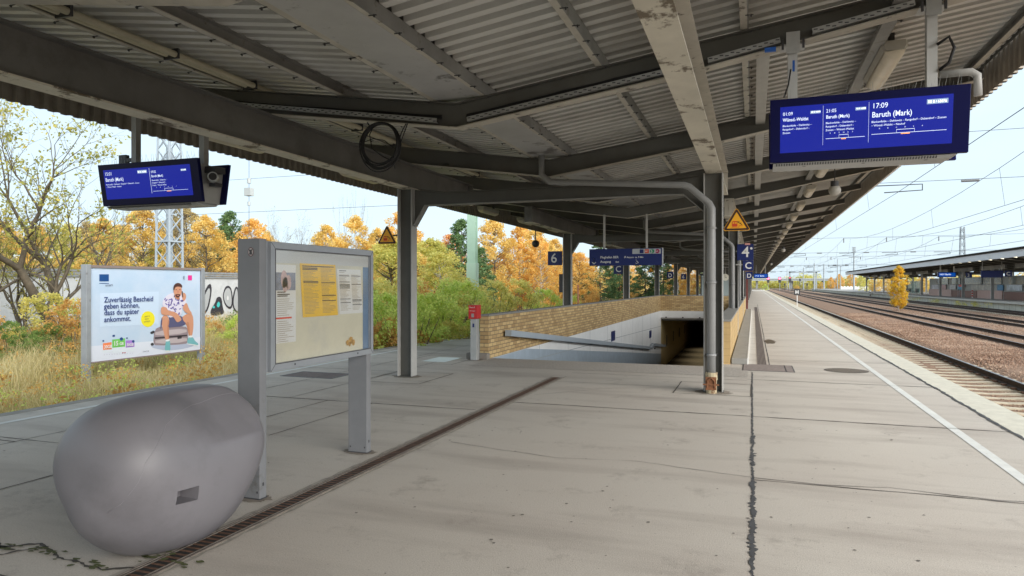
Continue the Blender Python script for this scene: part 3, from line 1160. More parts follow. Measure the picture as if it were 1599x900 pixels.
dp = thing('downpipe', 'grey rain downpipe running along the beam and down the nearest right column', 'downpipe', (-0.585, 10.5, 0), group='grey rain downpipes on the right row of columns')
downpipe(10.70).build('pipe', mat('pipe_grey', (0.28, 0.285, 0.29), 0.45, var=.1, vscale=4, stain=(.3, .29, .27), sscale=6, sthr=(.6, .7)), dp, smooth=True)
b = MB()
b.tube([(-0.585, 10.51, .0), (-0.585, 10.51, .30)], .078, 14)
b.tube([(-0.585, 10.51, .20), (-0.585, 10.51, .31)], .088, 14)
b.build('cast_shoe', mat('cast_shoe', (.42, .36, .24), .8, stain=(.16, .08, .04), sscale=9, sthr=(.52, .62), var=.2), dp, smooth=False)
b = MB()
b.box(-.66, -.51, 10.415, 10.43, .06, .25)
b.tube([(-.64, 10.41, .09), (-.63, 10.405, .2), (-.585, 10.40, .24), (-.54, 10.405, .2), (-.53, 10.41, .09)], .012, 6)
b.box(-.70, -.47, 10.40, 10.42, .13, .15)
b.build('rusty_bracket', mat('bright_rust', (.20, .085, .04), .9, var=.4, vscale=20), dp)
b = MB()
for z in (2.44, 1.64, .57):
    b.box(-.67, -.50, 10.56, 10.64, z - .01, z + .01)
b.build('clamp', M_dark, dp)
labs = ['grey rain downpipe on the second right column, standing behind the brick wall coping', 'grey rain downpipe on the third right column']
for i, yc in enumerate(frames[3:10]):
    copy_tree(dp, (-0.585, yc - .2, 0), labs[i] if i < 2 else 'distant grey rain downpipe on the receding right row of columns')

# ================================================================== STAIRWELL
WT = 0.92
sw = thing('stairwell_wall', 'long ochre brick parapet on the left of the ramp going down to the underpass', 'wall', (-5.5, 13.8, 0))
b = MB()
b.box(-5.60, -5.402, 13.8, YF + .25, 0.0, WT)
b.build('brickwork', M_brick_y, sw)
b = MB()
b.box(-5.615, -5.385, 13.785, YF + .27, WT, WT + .035)
b.build('coping', M_cope, sw)
b = MB()
b.box(-5.597, -5.405, 13.792, 13.7985, 0.0, WT - .002)
b.build('end_face', M_brick_x, sw)
b = MB()
b.box(-5.85, -5.36, 13.62, 13.785, 0, .13)
b.build('foot_block', M_conc2, sw, bevel=.01)

sw2 = thing('stairwell_wall', 'ochre brick wall closing the far end of the ramp opening above the white lintel', 'wall', (-3, YF + .1, 0))
b = MB()
b.box(-5.398, -0.662, YF, YF + .25, 0.0, WT - .002)
b.build('brickwork', M_brick_x, sw2)
b = MB()
b.box(-5.38, -0.67, YF - .015, YF + .27, WT - .001, WT + .034)
b.build('coping', M_cope, sw2)

sw3 = thing('stairwell_wall', 'smooth pale ochre wall with grey coping on the right of the ramp, carrying the right columns', 'wall', (-0.5, 14.4, 0))
M_och = bpy.data.materials.new('pale_ochre_tile')
M_och = mat('pale_ochre_tile', (0.50, 0.34, 0.15), 0.6, var=0.15, vscale=2.5, stain=(0.33, 0.2, 0.08), sscale=2, sthr=(.55, .75))
b = MB()
b.box(-0.72, -0.44, 14.45, YF + 1.5, 0.0, .86)
b.build('tiled_body', M_och, sw3)
b = MB()
for k in range(12):
    b.box(-0.7205, -0.4395, 14.4495, YF + 1.5, .07 * k + .03, .07 * k + .034) if k % 2 == 0 else None
for k in range(18):
    b.box(-0.4396, -0.4385, 14.45 + 1.6 * k, 14.462 + 1.6 * k, 0.0, .86)
b.box(-.60, -.596, 14.4485, 14.45, 0, .86)
b.build('joint', mat('tile_joint', (0.22, .14, .06), .8), sw3)
b = MB()
b.box(-0.74, -0.42, 14.43, YF + 1.5, .86, .90)
b.build('coping', M_cope, sw3, bevel=.004)
b = MB()
b.box(-0.42, -0.12, 14.5, YF + 1.5, 0.0, .12)
b.build('kerb', M_cope, sw3, bevel=.012)
b = MB()
b.box(-0.12, -0.095, 14.5, YF + 1.5, 0.0, .124)
b.build('kerb_edge', M_white, sw3)

# --- ramp, white lining, tunnel
DZ = lambda y: -(y - 13.95) * 0.125
rp = MB()
rp.face([(-5.4, 13.95, -0.002), (-0.66, 13.95, -0.002), (-0.66, YF, DZ(YF)), (-5.4, YF, DZ(YF))])
rp.face([(-5.4, YF, DZ(YF)), (-0.66, YF, DZ(YF)), (-0.66, 75, DZ(YF)), (-5.4, 75, DZ(YF))])
tag(rp.build('ramp', mat('ramp_paving', (0.10, 0.085, 0.075), 0.8, var=.2, vscale=4), fixn=False), kind='structure')
un = thing('underpass', 'white lined ramp well and dark underpass mouth below the platform', 'underpass', (-3, YF, -2))
b = MB()
b.box(-5.41, -5.392, 13.95, YF, -3.7, -0.004)
b.build('left_lining', M_wallw, un)
b = MB()
b.box(-0.668, -0.65, 13.95, YF, -3.7, -0.004)
b.build('right_lining', M_wallw, un)
b = MB()
b.box(-5.39, -0.67, YF - .03, YF + .3, -0.42, -0.004)
b.build('lintel', M_wallw, un)
b = MB()
b.box(-5.39, -0.67, YF - .14, YF - .032, -0.50, -0.43)
b.build('lamp_rail', M_cope, un)
b = MB()
for k in range(5):
    b.box(-5.1 + k * 1.0, -5.02 + k * 1.0, YF - .18, YF - .12, -.43, -.36)
b.build('lamp_bracket', M_dark, un)
# painted dado rising along the left lining
b = MB()
y = 13.96
secs = []
ys2 = [13.96, 16.4, 20, 25, 30, 35, 38, 42.98]
for y in ys2:
    top = -0.006 if y < 16.5 else (y - 16.4) * -.1
    secs.append([(-5.3915, y, DZ(y) - .3), (-5.3875, y, DZ(y) - .3), (-5.3875, y, top), (-5.3915, y, top)])
b.sections(secs)
b.build('dado', M_dado, un)
b = MB()
for y in (17.5, 20.5, 23.5, 26.5, 29.5, 32.5, 35.5, 38.5):
    b.box(-5.390, -5.3868, y, y + .012, -3.6, -.01)
b.bar((-5.388, 15.2, -.30), (-5.388, 42.9, -.95), .004, .02)
b.build('panel_joint', mat('panel_joint', (.38, .42, .46), .7), un)
# notice cards on the white lining
for y, z in ((27.65, -.48), (38.3, -1.13)):
    b = MB()
    b.box(-5.389, -5.37, y - .38, y + .38, z - .2, z + .2)
    b.build('navy_notice', M_navy, un)
# tunnel interior
b = MB()
b.box(-5.41, -5.395, YF, 75, -3.7, -.305)
b.build('tiled_wall', M_tan, un)
b = MB()
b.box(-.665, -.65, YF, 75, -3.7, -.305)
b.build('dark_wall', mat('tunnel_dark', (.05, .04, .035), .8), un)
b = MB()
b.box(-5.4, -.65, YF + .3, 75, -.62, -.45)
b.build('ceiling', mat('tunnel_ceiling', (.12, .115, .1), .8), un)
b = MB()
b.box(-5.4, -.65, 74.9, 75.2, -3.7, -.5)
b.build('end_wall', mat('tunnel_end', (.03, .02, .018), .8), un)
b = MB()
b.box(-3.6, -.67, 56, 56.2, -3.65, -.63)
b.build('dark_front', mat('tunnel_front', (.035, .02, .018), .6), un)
for y in (46, 50, 54, 58):
    b = MB()
    b.box(-5.392, -5.378, y - .2, y + .2, -2.4, -1.7)
    b.build('dark_card', M_dark, un)
    ld = bpy.data.lights.new('underpass_lamp', 'SPOT')
    ld.energy = 90
    ld.color = (1, .85, .5)
    ld.spot_size = R(120)
    ld.spot_blend = 1
    ld.shadow_soft_size = .3
    lo = bpy.data.objects.new('underpass_lamp', ld)
    C.objects.link(lo)
    lo.location = (-5.1, y - 1, -.7)
    lo.parent = un
    lo.location = (-3.9 + 3, y - 1 - YF, -.72 + 2)
    lo.rotation_euler = (0, R(-30), 0)

# --- box handrail
hr = thing('handrail', 'blue grey box handrail sloping down the left side of the ramp', 'handrail', (-5.3, 14.7, .5))
b = MB()
pts = [(-5.27, 14.7, .50), (-5.27, 37.6, -1.83), (-5.27, 38.6, -1.72), (-5.27, 44, -2.25)]
for a, c in zip(pts[:-1], pts[1:]):
    b.bar(a, c, .16, .14)
b.build('rail_box', M_rail_b, hr, bevel=.006)
for y in (15.0, 20, 25, 30, 35, 40):
    z = .50 + (y - 14.7) * (-2.33 / 22.9)
    b = MB()
    b.bar((-5.40, y, z), (-5.33, y, z), .05, .05)
    b.build('bracket', M_dark, hr)

# --- emergency post with red box
ep = thing('emergency_call_post', 'grey post topped with a red box at the near end of the brick wall', 'emergency post', (-5.585, 13.5, 0))
b = MB()
b.box(-5.665, -5.525, 13.42, 13.58, 0, .88)
b.build('post', M_galv, ep, bevel=.006)
b = MB()
b.box(-5.695, -5.495, 13.38, 13.60, .88, 1.17)
b.build('red_box', M_red, ep, bevel=.008)
b = MB()
b.box(-5.625, -5.565, 13.376, 13.381, .91, .99)
b.build('speaker_slot', mat('slot_grey', (.35, .3, .3), .5), ep)
b = MB()
text_mb(b, 'Notruf', .045, (-5.670, 13.377, 1.11), (1, 0, 0), (0, 0, 1))
text_mb(b, 'Information', .028, (-5.670, 13.377, 1.04), (1, 0, 0), (0, 0, 1))
b.build('lettering', M_signtxt, ep, fixn=False)
b = MB()
b.box(-5.615, -5.575, 13.416, 13.421, .70, .78)
b.build('sticker', M_navy, ep)

# ================================================================== SIGNS
def text_obj(parent, items, name='lettering', m=None, bold=.0):
    b = MB()
    for txt, size, o, *rest in items:
        text_mb(b, txt, size, o, (1, 0, 0), (0, 0, 1), align=rest[0] if rest else 'LEFT', bold=bold, sx=rest[1] if len(rest) > 1 else 1.0)
    return b.build(name, m or M_signtxt, parent, fixn=False)


def plate_sign(name, x0, x1, z0, z1, y, label, cat, txt, size, off, arm=None):
    t = thing(name, label, cat, ((x0 + x1) / 2, y, z0))
    b = MB()
    b.box(x0, x1, y - .03, y + .03, z0, z1)
    pn_ = b.build('panel', M_navy, t, bevel=.004)
    text_obj(pn_, [(txt, size, (x0 + off[0], y - .033, z0 + off[1]))], bold=.004)
    if arm:
        b = MB()
        for q in arm:
            b.bar(q[0], q[1], .03, .03)
        b.build('bracket', M_post, t)
    return t


FY = frames[3]     # 21.68
plate_sign('platform_number_sign', -6.38, -5.90, 2.24, 2.70, FY, 'navy sign reading 6 fixed to the left of the second left column', 'sign', '6', .44, (.10, .09), [((-5.90, FY, 2.55), (-5.83, FY, 2.55)), ((-5.90, FY, 2.35), (-5.83, FY, 2.35))])
b = MB()
b.box(-5.98, -5.86, FY - .1, FY + .1, 1.35, 1.95)
tag(b.build('display_case', M_dark, bevel=.008), 'narrow dark case on the left side of the second left column below the 6 sign', 'case')
FY3 = frames[4]
plate_sign('section_sign', -6.33, -5.88, 2.12, 2.62, FY3, 'navy C sign on the third left column, partly behind the direction sign', 'sign', 'C', .40, (.09, .1), [((-5.9, FY3, 2.4), (-5.83, FY3, 2.4))])
plate_sign('platform_number_sign', -0.46, 0.0, 2.33, 2.81, FY - .15, 'navy sign with a large 4 on the second right column', 'sign', '4', .44, (.13, .10), [((-.5, FY - .15, 2.6), (-.46, FY - .15, 2.6))])
plate_sign('section_sign', -0.30, 0.0, 2.02, 2.322, FY - .15, 'navy sign with the letter C directly below the large 4', 'sign', 'C', .27, (.06, .06), [((-.5, FY - .15, 2.2), (-.30, FY - .15, 2.2))])
b = MB()
b.box(-.24, -.09, FY - .19, FY - .185, 2.78, 2.84)
tag(b.build('sticker', mat('pink_sticker', (.6, .3, .28), .6)), 'small pale pink sticker on the upper edge of the navy 4 sign', 'sticker')
b = MB()
b.disc((-0.06, FY - .188, 2.68), .035, 16, axis=1)
b.disc((-0.06, FY - .19, 2.68), .03, 16, axis=1)
tag(b.build('sticker', M_signtxt, fixn=False), 'small round white sticker on the right edge of the navy 4 sign', 'sticker')
F5, F6 = frames[6], frames[7]
plate_sign('section_sign', -6.38, -5.9, 2.1, 2.62, frames[6], 'small distant navy sign with the letter D over the far brick wall', 'sign', 'D', .42, (.08, .1), [((-5.9, frames[6], 2.4), (-5.83, frames[6], 2.4))])
plate_sign('platform_number_sign', -6.38, -5.9, 2.1, 2.62, frames[7], 'small distant navy sign reading 6 right of the small letter D', 'sign', '6', .42, (.1, .1), [((-5.9, frames[7], 2.4), (-5.83, frames[7], 2.4))])
plate_sign('section_sign', -0.45, -0.05, 1.95, 2.4, frames[5], 'small dark D sign on the right columns beyond the 4 sign', 'sign', 'D', .36, (.07, .08), [((-.5, frames[5], 2.2), (-.45, frames[5], 2.2))])

# hanging direction sign
ds = thing('direction_sign', 'long navy Ausgang sign hanging on two rods, with coloured transport symbols', 'sign', (-3.2, 18.0, 2.1))
b = MB()
b.box(-4.13, -2.22, 17.92, 18.08, 2.11, 2.55)
b.build('panel', M_navy, ds, bevel=.005)
b = MB()
b.box(-2.217, -2.205, 17.915, 18.085, 2.105, 2.555)
b.build('end_cap', M_galv, ds)
b = MB()
b.box(-2.98, -2.25, 17.912, 17.919, 2.405, 2.535)
b.build('symbol_strip', mat('strip_grey', (.42, .46, .50), .4), ds)
for i, (c, sh) in enumerate(((M_navy, 0), (M_wred, 0), (mat('s_green', (.0, .22, .10), .4), 1), (mat('bus_magenta', (.32, .01, .09), .4), 1))):
    b = MB()
    x = -2.74 + i * .135
    if sh:
        b.disc((x, 17.909, 2.47), .055, 20, axis=1)
    else:
        b.box(x - .05, x + .05, 17.906, 17.911, 2.42, 2.52)
    b.build('symbol', c, ds, fixn=False)
text_obj(ds, [('S', .10, (-2.505, 17.905, 2.435)), ('BUS', .042, (-2.39, 17.905, 2.455)), ('RE', .055, (-2.645, 17.904, 2.45)),
              ('Flughafen BER', .085, (-3.83, 17.915, 2.30)), ('Airport  ca. 9 Min', .06, (-3.13, 17.915, 2.30)), ('Ausgang', .085, (-3.83, 17.915, 2.185)), ('Exit', .055, (-3.42, 17.915, 2.185))], bold=.001)
b = MB()
b.bar((-4.0, 17.915, 2.30), (-4.0, 17.915, 2.15), .012, .004, up=(0, 1, 0))
b.box(-4.006, -3.994, 17.913, 17.917, 2.15, 2.30)
b.bar((-4.05, 17.915, 2.20), (-4.0, 17.915, 2.15), .004, .014)
b.bar((-3.95, 17.915, 2.20), (-4.0, 17.915, 2.15), .004, .014)
# wheelchair symbol
for k in range(10):
    t0, t1 = -2.6 + k * .38, -2.6 + (k + 1) * .38
    b.bar((-2.87 + .032 * math.cos(t0), 17.915, 2.19 + .032 * math.sin(t0)), (-2.87 + .032 * math.cos(t1), 17.915, 2.19 + .032 * math.sin(t1)), .003, .009)
b.bar((-2.885, 17.915, 2.27), (-2.875, 17.915, 2.21), .003, .012)
b.bar((-2.875, 17.915, 2.215), (-2.845, 17.915, 2.21), .003, .012)
b.bar((-2.845, 17.915, 2.21), (-2.825, 17.915, 2.165), .003, .012)
# little plane
b.bar((-3.19, 17.915, 2.30), (-3.15, 17.915, 2.355), .003, .012)
b.bar((-3.19, 17.915, 2.35), (-3.15, 17.915, 2.31), .003, .009)
b.build('pictogram', M_signtxt, ds)
for x in (-3.74, -2.62):
    b = MB()
    b.box(x - .025, x + .025, 17.975, 18.025, 2.55, zr(x) + .03)
    b.build('hanger', M_post, ds)


def pentagon(p, q, r, s):
    return [p, q, r, s]


def warning_sign(xc, zb, side, y, label, arm):
    """triangle: yellow rim, dark border, yellow field, train and falling figure"""
    t = thing('warning_sign', label, 'warning sign', (xc, y, zb))
    h = side * .87

    def rtri(s, cx, cz, rad, n=5):
        pts = []
        hh = s * .866
        corners = [(cx - s / 2, cz), (cx + s / 2, cz), (cx, cz + hh)]
        ctr = (cx, cz + hh / 3)
        for i, (x, z) in enumerate(corners):
            a0 = (-150, -30, 90)[i]
            dx, dz = ctr[0] - x, ctr[1] - z
            L = math.hypot(dx, dz)
            ix, iz = x + dx / L * rad * 2, z + dz / L * rad * 2
            for k in range(n):
                a = R(a0 - 60 + 120 * k / (n - 1))
                pts.append((ix + rad * math.cos(a), iz + rad * math.sin(a)))
        return pts
    b = MB()
    b.prism(rtri(side, xc, zb, .022), 1, y - .008, y + .008)
    b.build('plate', M_yel, t)
    b = MB()
    b.prism(rtri(side * .94, xc, zb + side * .018, .018), 1, y - .0105, y - .0085)
    b.build('border', M_wbrown, t)
    b = MB()
    b.prism(rtri(side * .70, xc, zb + side * .085, .006), 1, y - .0135, y - .011)
    b.build('field', M_yel, t)
    b = MB()
    s = side
    x0, z0 = xc - s * .16, zb + s * .15
    b.prism([(x0, z0 + .02 * s), (x0, z0 + .17 * s), (x0 + .02 * s, z0 + .20 * s), (x0 + .17 * s, z0 + .20 * s), (x0 + .19 * s, z0 + .17 * s), (x0 + .19 * s, z0 + .02 * s), (x0 + .17 * s, z0), (x0 + .02 * s, z0)], 1, y - .0165, y - .014)
    b.box(x0 - .02 * s, x0 + .24 * s, y - .0165, y - .014, z0 - .035 * s, z0 - .022 * s)
    b.box(x0 + .24 * s, x0 + .38 * s, y - .0165, y - .014, z0 + .02 * s, z0 + .035 * s)
    b.box(x0 + .24 * s, x0 + .253 * s, y - .0165, y - .014, z0 - .035 * s, z0 + .035 * s)
    b.build('train_pictogram', M_wred, t)
    b = MB()
    for k in (0, 1):
        b.box(x0 + (.02 + .085 * k) * s, x0 + (.085 + .085 * k) * s, y - .018, y - .0168, z0 + .11 * s, z0 + .16 * s)
    b.build('train_window', M_yel, t)
    b = MB()
    fx, fz = x0 + .28 * s, z0 + .12 * s
    w_ = .018 * s
    for a, c in (((-.06, .03), (.0, .0)), ((0, 0), (.05, -.05)), ((-.01, .0), (.05, .01)), ((-.06, .03), (-.08, .08)), ((-.06, .03), (-.02, .07)), ((.05, -.05), (.08, -.04))):
        b.bar((fx + a[0] * s, y - .015, fz + a[1] * s), (fx + c[0] * s, y - .015, fz + c[1] * s), .003, w_)
    b.disc((fx - .075 * s, y - .0155, fz + .05 * s), .016 * s, 10, axis=1)
    b.build('figure_pictogram', M_wbrown, t)
    b = MB()
    b.bar(arm[0], arm[1], .02, .025)
    b.build('bracket', M_dark, t)
    return t


warning_sign(-0.235, 2.40, .40, 10.66, 'yellow triangular warning sign on the right of the nearest right column, above the 4 sign', ((-.42, 10.69, 2.53), (-.16, 10.69, 2.53)))
warning_sign(-6.09, 2.32, .39, 10.66, 'yellow triangular warning sign standing out to the left of the nearest left column', ((-5.84, 10.69, 2.47), (-6.0, 10.69, 2.47)))
warning_sign(-6.1, 2.4, .42, frames[5], 'small distant triangular warning sign beside the fourth left column', ((-5.84, frames[5] + .03, 2.5), (-6.0, frames[5] + .03, 2.5)))
warning_sign(-0.22, 2.3, .42, frames[4] + 5, 'small distant orange triangle half hidden under the C sign on the right', ((-.45, frames[4] + 5.03, 2.45), (-.2, frames[4] + 5.03, 2.45)))

# ================================================================== DEPARTURE SCREENS
def departure_screen(x0, x1, zt, zb, panels, label, lean=.085):
    """double sided display: two leaning faces with a vented grey body between, on two posts from the rafter"""
    yf, yr = 6.74, 7.33
    t = thing('departure_screen', label, 'departure screen', ((x0 + x1) / 2, 7.03, zb))
    H_ = zt - zb

    def face_pt(u, v, off, front=True):
        # u metres from x0, v metres above zb
        if front:
            y = yf + lean * (1 - v / H_) - off
        else:
            y = yr - lean * (1 - v / H_) + off
        return (x0 + u, y, zb + v)
    W = x1 - x0
    for fr in (True, False):
        b = MB()
        ins = 0 if fr else 0
        A = [face_pt(0, 0, .0, fr), face_pt(W, 0, .0, fr), face_pt(W, H_, .0, fr), face_pt(0, H_, .0, fr)]
        B = [face_pt(0, 0, -.05, fr), face_pt(W, 0, -.05, fr), face_pt(W, H_, -.05, fr), face_pt(0, H_, -.05, fr)]
        b.sections([A, B])
        b.build('bezel', M_bezel, t, bevel=.004)
    b = MB()   # body
    bi = .07
    S = []
    for x in (x0 + bi, x1 - bi):
        S.append([(x, yf + lean + .05, zb - .004), (x, yr - lean - .05, zb - .004), (x, yr - .05, zt - .05), (x, yf + .05, zt - .05)])
    b.sections(S)
    b.build('body', M_post, t)
    # bottom cover with vents
    b = MB()
    b.sections([[(x, yf + lean + .02, zb - .006), (x, yf + lean + .06, zb - .03), (x, yr - lean - .06, zb - .03), (x, yr - lean - .02, zb - .006)] for x in (x0 + .03, x1 - .12)])
    b.build('bottom_cover', mat('screen_cover_grey', (.40, .41, .41), .45), t)
    b = MB()
    n = int((W - .25) / .022)
    for k in range(n):
        x = x0 + .06 + k * .022
        b.bar((x, yf + lean + .025, zb - .0105), (x, yf + lean + .05, zb - .0265), .009, .004)
    for k in range(3):
        b.disc((x0 + .3 + k * (W - .6) / 2, yf + lean + .1, zb - .0325), .017, 10)
    b.build('vent', M_dark, t)
    # lit area
    m_ = .082
    b = MB()
    P = [face_pt(m_ + .005, m_, .0015), face_pt(W - m_ - .045, m_, .0015), face_pt(W - m_ - .045, H_ - m_ + .01, .0015), face_pt(m_ + .005, H_ - m_ + .01, .0015)]
    b.face(P)
    dsp = b.build('display', M_screen, t, fixn=False)
    U = Vector((1, 0, 0))
    Wv = Vector((0, -lean / H_, 1))
    letters, chips, chipt, lines, orange = MB(), MB(), MB(), MB(), MB()
    for (u0, u1, big, time, code, dest, via, diagram) in panels:
        s = .062 if big else .042
        vt = H_ - m_ - (.062 if big else .068)
        o = lambda u, v, k=.003: face_pt(u, v, k)
        text_mb(letters, time, s, o(u0 + .02, vt), U, Wv, bold=.0, sx=.92)
        text_mb(letters, dest, s * 1.08 if big else s * .98, o(u0 + .02, vt - s * 1.25), U, Wv, bold=.0005, sx=.82)
        cw = .16 if big else .085
        chh = .04 if big else .026
        cx = u1 - cw - .025
        chips.face([o(cx, vt - .0, .0025), o(cx + cw, vt, .0025), o(cx + cw, vt + chh, .0025), o(cx, vt + chh, .0025)])
        text_mb(chipt, code, .030 if big else .016, o(cx + .008, vt + .009, .0035), U, Wv, bold=.0003, sx=.9)
        for i, l in enumerate(via):
            text_mb(letters, l, .0245 if big else .0235, o(u0 + .018, vt - s * 1.25 - .047 - i * .031), U, Wv, bold=.0, sx=.95)
        if diagram:
            zl = vt - s * 1.25 - .047 - len(via) * .031 - .036
            L = (u1 - u0) - .05
            def st(ua, va, ub, vb, wd=.003):
                a, c = o(ua, va), o(ub, vb)
                lines.bar(a, c, .0012, wd)
            st(u0 + .02, zl, u0 + .02 + L, zl)
            c0, c1 = u0 + .02 + L * .34, u0 + .02 + L * .58
            st(c0, zl, c0, zl + .028)
            st(c0, zl + .028, c1, zl + .028)
            st(c1, zl + .028, c1, zl)
            for k, ch in enumerate('ABCDEF'):
                text_mb(letters, ch, .015, o(u0 + .02 + L * (.1 + .115 * k), zl + .042), U, Wv)
            orange.bar(o(c0 + (c1 - c0) * .25, zl - .008), o(c0 + (c1 - c0) * .75, zl - .008), .0012, .007)
    for (u0, *_r) in panels[1:]:
        lines.bar(face_pt(u0 - .004, m_ + .05, .003), face_pt(u0 - .004, H_ - m_ - .005, .003), .0012, .003)
    letters.build('lettering', M_screen_t, dsp, fixn=False)
    chips.build('train_number_chip', mat('lit_chip', (.1, .14, .2), .4, emit=(.20, .28, .42), estr=.35), dsp, fixn=False)
    chipt.build('train_number', mat('chip_white', (.8, .8, .8), .4, emit=(.95, 1, 1), estr=.42), dsp, fixn=False)
    lines.build('line_diagram', M_screen_t, dsp, fixn=False)
    if orange.v:
        orange.build('stop_marker', M_screen_o, dsp, fixn=False)
    # bird spikes on top
    b = MB()
    r_ = random.Random(3)
    k = 0
    while k * .045 < W:
        x = x0 + k * .045
        for yy, dy in ((yf + .03, -.03), (yf + .2, .02)):
            b.tube([(x, yy, zt - .03), (x + r_.uniform(-.02, .03), yy + dy, zt + .09)], .0012, 3)
        k += 1
    tag(b.build('bird_spike', M_galv, t, fixn=False), kind='stuff')
    return t


scr = departure_screen(.145, 1.735, 3.30, 2.735, [
    (.09, .452, False, '01:09', 'RE 8 / 62090', 'Wünsd.-Waldst', ['Blankenfelde – Dahlewitz –', 'Rangsdorf – Dabendorf –', 'Zossen'], False),
    (.452, .82, False, '21:05', 'RE 8 / 62084', 'Baruth (Mark)', ['Blankenfelde – Dahlewitz –', 'Rangsdorf – Dabendorf –', 'Zossen – Wünsd.-Waldst'], True),
    (.822, 1.45, True, '17:09', 'RE 8 / 62076', 'Baruth (Mark)', ['Blankenfelde – Dahlewitz – Rangsdorf – Dabendorf – Zossen', '– Wünsd.-Waldst – Neuhof'], True)],
    'large lit blue departure screen hanging at upper right, showing 17:09 Baruth (Mark)')
for x in (.35, 1.50):
    b = MB()
    b.box(x - .042, x + .042, 6.99, 7.07, 3.25, zr(x) + .0375 * max(0, x + .58) - .005)
    b.build('hanging_post', M_hang, scr)
    b = MB()
    zz = zr(x) + .0375 * (x + .58)
    b.box(x - .11, x + .11, 6.94, 7.14, zz - .022, zz - .008)
    b.box(x - .06, x + .06, 6.93, 6.945, zz - .1, zz + .1)
    b.build('clamp_plate', M_galv, scr)
    b = MB()
    for dx in (-.09, .09):
        b.bar((x + dx, 6.93, zz - .06), (x + dx, 6.93, zz + .03), .02, .02)
    b.build('bolt', M_dark, scr)
b = MB()
b.tube([(1.60, 7.2, 3.52), (1.85, 7.2, 3.52), (1.90, 7.2, 3.48), (1.905, 7.2, 3.3)], .035, 12)
b.build('cable_pipe', M_post, scr, smooth=True)
b = MB()
b.tube([(1.53, 6.95, 3.72), (1.62, 6.95, 3.78), (1.66, 6.95, 3.68), (1.62, 6.95, 3.55), (1.55, 6.98, 3.5)], .014, 8)
b.tube([(.33, 6.93, 3.62), (.31, 6.93, 3.48), (.27, 6.93, 3.36)], .008, 6)
b.build('cable', M_black, scr, smooth=True)
b = MB()
b.box(.10, .20, 6.9, 6.93, 3.80, 3.84)
b.box(.345, .365, 6.92, 6.94, 3.60, 3.70)
b.build('blue_tag', mat('blue_tape', (.02, .12, .5), .5), scr)

scl = departure_screen(-8.20, -6.53, 3.185, 2.65, [
    (.09, .86, True, '15:01', 'RE 8 / 62068', 'Baruth (Mark)', ['Blankenfelde – Dahlewitz – Rangsdorf – Dabendorf – Zossen', '– Wünsd.-Waldst – Neuhof'], False),
    (.88, 1.50, False, '09:02', 'RE 8 / 62060', 'Baruth (Mark)', ['Blankenfelde – Dahlewitz –', 'Rangsdorf – Dabendorf –', 'Zossen – Wünsd.-Waldst'], True)],
    'lit blue departure screen hanging at the left, showing 15:01 Baruth (Mark)')
for x in (-7.85, -6.70):
    b = MB()
    b.box(x - .042, x + .042, 6.99, 7.07, 3.14, zr(x) + .0375 * (-5.7 - x))
    b.build('hanging_post', M_post, scl)
cm = thing('surveillance_camera', 'grey tubular surveillance camera mounted at the right side of the left departure screen', 'camera', (-6.42, 6.95, 2.95))
b = MB()
b.tube([(-6.60, 7.12, 2.95), (-6.36, 6.82, 2.95)], .062, 16)
b.build('housing', M_galv, cm, smooth=False, bevel=.004)
b = MB()
b.tube([(-6.357, 6.817, 2.95), (-6.352, 6.811, 2.95)], .047, 16)
b.build('lens', M_black, cm)
b = MB()
b.box(-6.56, -6.40, 6.90, 7.08, 3.02, 3.10)
b.box(-6.52, -6.42, 6.93, 7.05, 2.85, 2.895)
b.build('mounting_box', M_dark, cm)
b = MB()
b.box(-8.13, -8.0, 7.0, 7.06, 3.19, 3.36)
b.box(-8.0, -7.9, 7.0, 7.04, 3.26, 3.31)
tag(b.build('junction_box', M_dark, bevel=.004), 'small dark box beside the left hanging post of the 15:01 screen', 'junction box')

# a far copy of the hanging screen
M_navy2 = mat('far_screen_blue', (0.0, .02, .15), .3, emit=(0, .03, .16), estr=.5)
far = thing('departure_screen', 'tiny distant blue screen hanging under the far right edge of the roof', 'departure screen', (.8, 84, 2.6))
b = MB()
b.box(.0, 1.6, 84, 84.4, 2.35, 2.9)
b.build('bezel', M_navy, far)
b = MB()
b.face([(.1, 83.995, 2.45), (1.5, 83.995, 2.45), (1.5, 83.995, 2.82), (.1, 83.995, 2.82)])
b.build('display', M_navy2, far, fixn=False)
text_obj(far, [('17:16  Berlin', .2, (.15, 83.98, 2.56))], m=M_screen_t)
b = MB()
for x in (.3, 1.3):
    b.box(x - .04, x + .04, 84.15, 84.25, 2.9, 4.0)
b.build('hanging_post', M_post, far)

# ------------------------------------------------------------------ cable coil
cc = MB()
rc = random.Random(8)
Y = 6.9
for k in range(11):
    r0 = .235 + rc.uniform(-.012, .03)
    cx, cz = -4.03 + rc.uniform(-.012, .012), 3.215 - max(0, (r0 - .24)) * .8
    yy = Y + rc.uniform(-.03, .03)
    pts = []
    for i in range(33):
        a = 2 * math.pi * i / 32
        sq = 1.0 + (.18 * rc.random() if 0 else 0)
        rrz = r0 * (1.0 if math.sin(a) > 0 else 1 + (k % 4) * .07)
        pts.append((cx + r0 * math.cos(a), yy + .006 * math.sin(3 * a + k), cz + rrz * math.sin(a)))
    cc.tube(pts, .0075, 6, cap=False)
cc.tube([(-4.12, Y, 3.42), (-4.17, Y, 3.33), (-4.14, Y, 3.17), (-4.02, Y, 3.08), (-3.86, Y, 3.0)], .006, 6)
cc.tube([(-4.24, Y, 3.25), (-4.12, Y, 3.28), (-3.98, Y, 3.25), (-3.86, Y, 3.16)], .005, 6)
cc.tube([(-3.80, Y, 3.2), (-3.76, Y, 3.32), (-3.70, Y, 3.42)], .006, 6)
cc.tube([(-3.79, Y, 3.16), (-3.73, Y, 3.3), (-3.68, Y, 3.42)], .006, 6)
